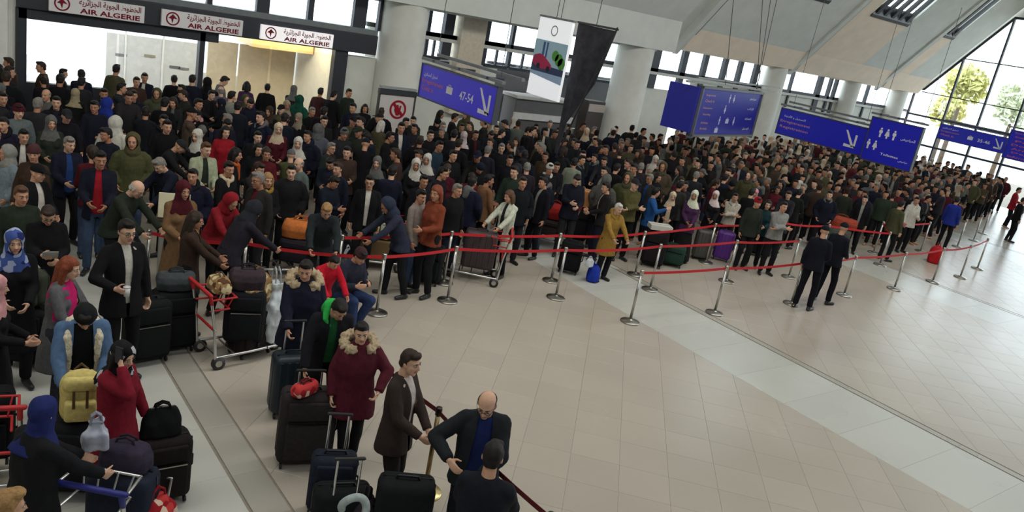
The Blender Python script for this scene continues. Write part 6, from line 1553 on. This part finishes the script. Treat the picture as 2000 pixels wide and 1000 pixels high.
LOOKS = [('jk', 'black', 's', 'k'), ('jk2', 'navy', 's', 'k'), ('jo', 'black2', 's', 'k'), ('pf', 'black', 's', 'd'), ('fo', 'char', 's', 'k'), ('ph', 'navy', 's', 'k'), ('su', 'black', 's', 'k'), ('ct', 'char', 'd', 'd'), ('jk', 'brown', 's', 'd'), ('pf', 'navy', 'sw', 'k'),
         ('hc', 'black', 'H', 'k'), ('ha', 'black2', 'H', 'k'), ('wj', 'black', 'l', 'k'), ('wc', 'char', 'o', 'd'), ('jk2', 'green', 's', 'k'), ('jo', 'navy', 'se', 'k'), ('fo', 'olive', 'C', 'k'), ('jk', 'grey', 'b', 'g'), ('wj', 'maroon', 'p', 'd'), ('pf', 'olive', 'h', 'k'), ('su', 'char', 'sg', 'g'), ('ph', 'black', 'B', 'k'), ('jk2', 'black', 's', 'g'), ('ct', 'black', 'C', 'k')]
KIND = dict(jk='jacket, arms down', jk2='jacket, hand raised', jo='open jacket', pf='puffer jacket', fo='top, arms folded', ph='jacket, head down', su='suit', ct='coat', hc='long coat', ha='dress', wj='short jacket', wc='open coat', ln='jacket, stooping', up='jacket')
HC = ['beige', 'white', 'grey', 'cream', 'brown', 'black2', 'pink', 'navy', 'lgrey']
def zone(x, y, v):
    a = 'before the airline office' if x < 740 and v > 17.5 else 'in the left queue' if x < 640 else 'behind the first belts' if x < 880 and v < 14.5 else 'below the 47-54 sign' if x < 1020 else 'below the car banner' if x < 1180 else 'past the second column' if x < 1340 else 'below the information board' if x < 1500 else 'below the arrow sign' if x < 1690 else 'below the pictogram board' if x < 1830 else 'near the far gable'
    return a
todo = []
for i, (u, v) in enumerate(pts[:N_SINGLE]):
    key, top, gear, hair = LOOKS[rg.randrange(len(LOOKS))] if rg.random() < 0.75 else LOOKS[rg.randrange(10)]
    gc = HC[rg.randrange(len(HC))] if gear == 'H' else rg.choice(['black', 'grey', 'navy', 'char'])
    x, y, z = to_px((u, v, 1.6))
    desc = 'person in a %s%s %s' % (NAMEC[top], '', KIND[key])
    if gear == 'H': desc = 'person in %s headscarf and %s %s' % (NAMEC[gc], NAMEC[top], KIND[key].split(',')[0])
    elif gear in ('C', 'B', 'h'): desc = 'person in %s %s and %s %s' % (NAMEC[gc] if gear != 'h' else NAMEC[top], GEAR[gear], NAMEC[top], KIND[key].split(',')[0])
    todo.append(dict(u=u, v=v, x=x, key=key, top=top, gear=gear, hair=hair, gc=gc, desc=desc, zone=zone(x, y, v)))
groups = {}
for d in todo: groups.setdefault((d['desc'], d['zone']), []).append(d)
for (desc, zn), ds in groups.items():
    ds.sort(key=lambda d: d['x'])
    for i, d in enumerate(ds):
        d['label'] = '%s, %s' % (desc, zn) if len(ds) == 1 else '%s, %s such from left %s' % (desc, ordinal(i), zn)
# a description picked out by hand stays apart from these through its own words
for d in todo:
    f = face((d['u'], d['v']), rg.choice((0, 0, 0, 20, -30, 40, -50, 80, -90, 160, 180)) + rg.uniform(-15, 15))
    sc = rg.gauss(1.0 if d['key'] not in ('hc', 'ha', 'wj', 'wc') else 0.95, 0.035)
    person(d['key'], (d['u'], d['v'], 0), f, d['label'], top=jitter(PAL[d['top']], rg, 0.2), gear=d['gear'], hair=d['hair'], gearc=jitter(PAL[d['gc'] if d['gear'] != 'h' else d['top']], rg, 0.1),
           shirt=rg.choice(['white', 'lgrey', 'grey', 'black', 'blue', 'maroon']), legs=rg.choice(['black', 'black2', 'navy', 'jeans', 'char']), skin=rg.randrange(4), s=sc, shoes=d['u'] ** 2 + d['v'] ** 2 < 225 or d['v'] < 12.6, group='people queueing ' + d['zone'])
# the farthest people of the queue, past the countable ones
def mesh_arrays(me):
    n = len(me.vertices); co = np.empty(n * 3, np.float32); me.vertices.foreach_get('co', co)
    me.calc_loop_triangles(); k = len(me.loop_triangles); tr = np.empty(k * 3, np.int32); me.loop_triangles.foreach_get('vertices', tr)
    return co.reshape(-1, 3), tr.reshape(-1, 3)
def lean_mesh(me, ratio):
    o = bpy.data.objects.new('tmp', me); COL.objects.link(o)
    d = o.modifiers.new('d', 'DECIMATE'); d.ratio = ratio
    out = bpy.data.meshes.new_from_object(o.evaluated_get(bpy.context.evaluated_depsgraph_get())); bpy.data.objects.remove(o)
    return out
far_people = pts[N_SINGLE:]
if far_people:
    low = {}
    for key in ('jk', 'jo', 'hc', 'fo', 'pf'):
        A = ARCH[key]; parts = [(mesh_arrays(lean_mesh(A['body'], 0.16)), 'skin')] + [(mesh_arrays(lean_mesh(me, 0.14)), ck) for nm, me, ck in A['parts']]
        g = lean_mesh(hp('hijab' if key == 'hc' else 'short'), 0.25); c, tr = mesh_arrays(g); Mh = np.array(A['head']); c = (c @ Mh[:3, :3].T + Mh[:3, 3]).astype(np.float32)
        low[key] = parts + [((c, tr), 'gear')]
    V, T, Cc, base = [], [], [], 0
    for u, v in far_people:
        key = rg.choice(list(low)); a = face((u, v), rg.choice((0, 0, 20, -30, 60, -80, 180))); sc = rg.gauss(0.98, 0.04)
        R3 = np.array(Rz(a)) * sc
        cs = dict(skin=SKINS[rg.randrange(4)], top=jitter(PAL[rg.choice(['black', 'black2', 'navy', 'char', 'brown', 'green', 'grey', 'olive', 'maroon'])], rg), legs=PAL['black2'], shirt=PAL[rg.choice(['white', 'lgrey', 'grey'])],
                  gear=PAL[rg.choice(['cream', 'beige', 'grey', 'white'])] if key == 'hc' else HAIRC[rg.choice('kkkdg')])
        for (c, tr), ck in low[key]:
            V.append(c @ R3.T + np.array([u, v, 0])); T.append(tr + base); base += len(c); Cc.append(np.tile(np.array([*cs[ck], 1.0], np.float32), (len(c), 1)))
    V, T, Cc = np.concatenate(V), np.concatenate(T), np.concatenate(Cc)
    me = bpy.data.meshes.new('crowd'); me.from_pydata(V.tolist(), [], T.tolist())
    at = me.color_attributes.new('garment', 'FLOAT_COLOR', 'POINT'); at.data.foreach_set('color', Cc.ravel())
    me.polygons.foreach_set('use_smooth', [True] * len(me.polygons))
    m, t_, b_ = new_mat('crowd_cloth'); a_ = t_.nodes.new('ShaderNodeAttribute'); a_.attribute_name = 'garment'
    t_.links.new(a_.outputs['Color'], b_.inputs['Base Color']); b_.inputs['Roughness'].default_value = 0.85; b_.inputs['Specular IOR Level'].default_value = 0.2
    o = ob('crowd', me, None, None, 'crowd_cloth'); o['kind'] = 'stuff'; o['label'] = 'the farthest people of the queue, packed below the hanging signs'; o['category'] = 'crowd'
print('PEOPLE', len(PEOPLE), 'far', len(far_people))
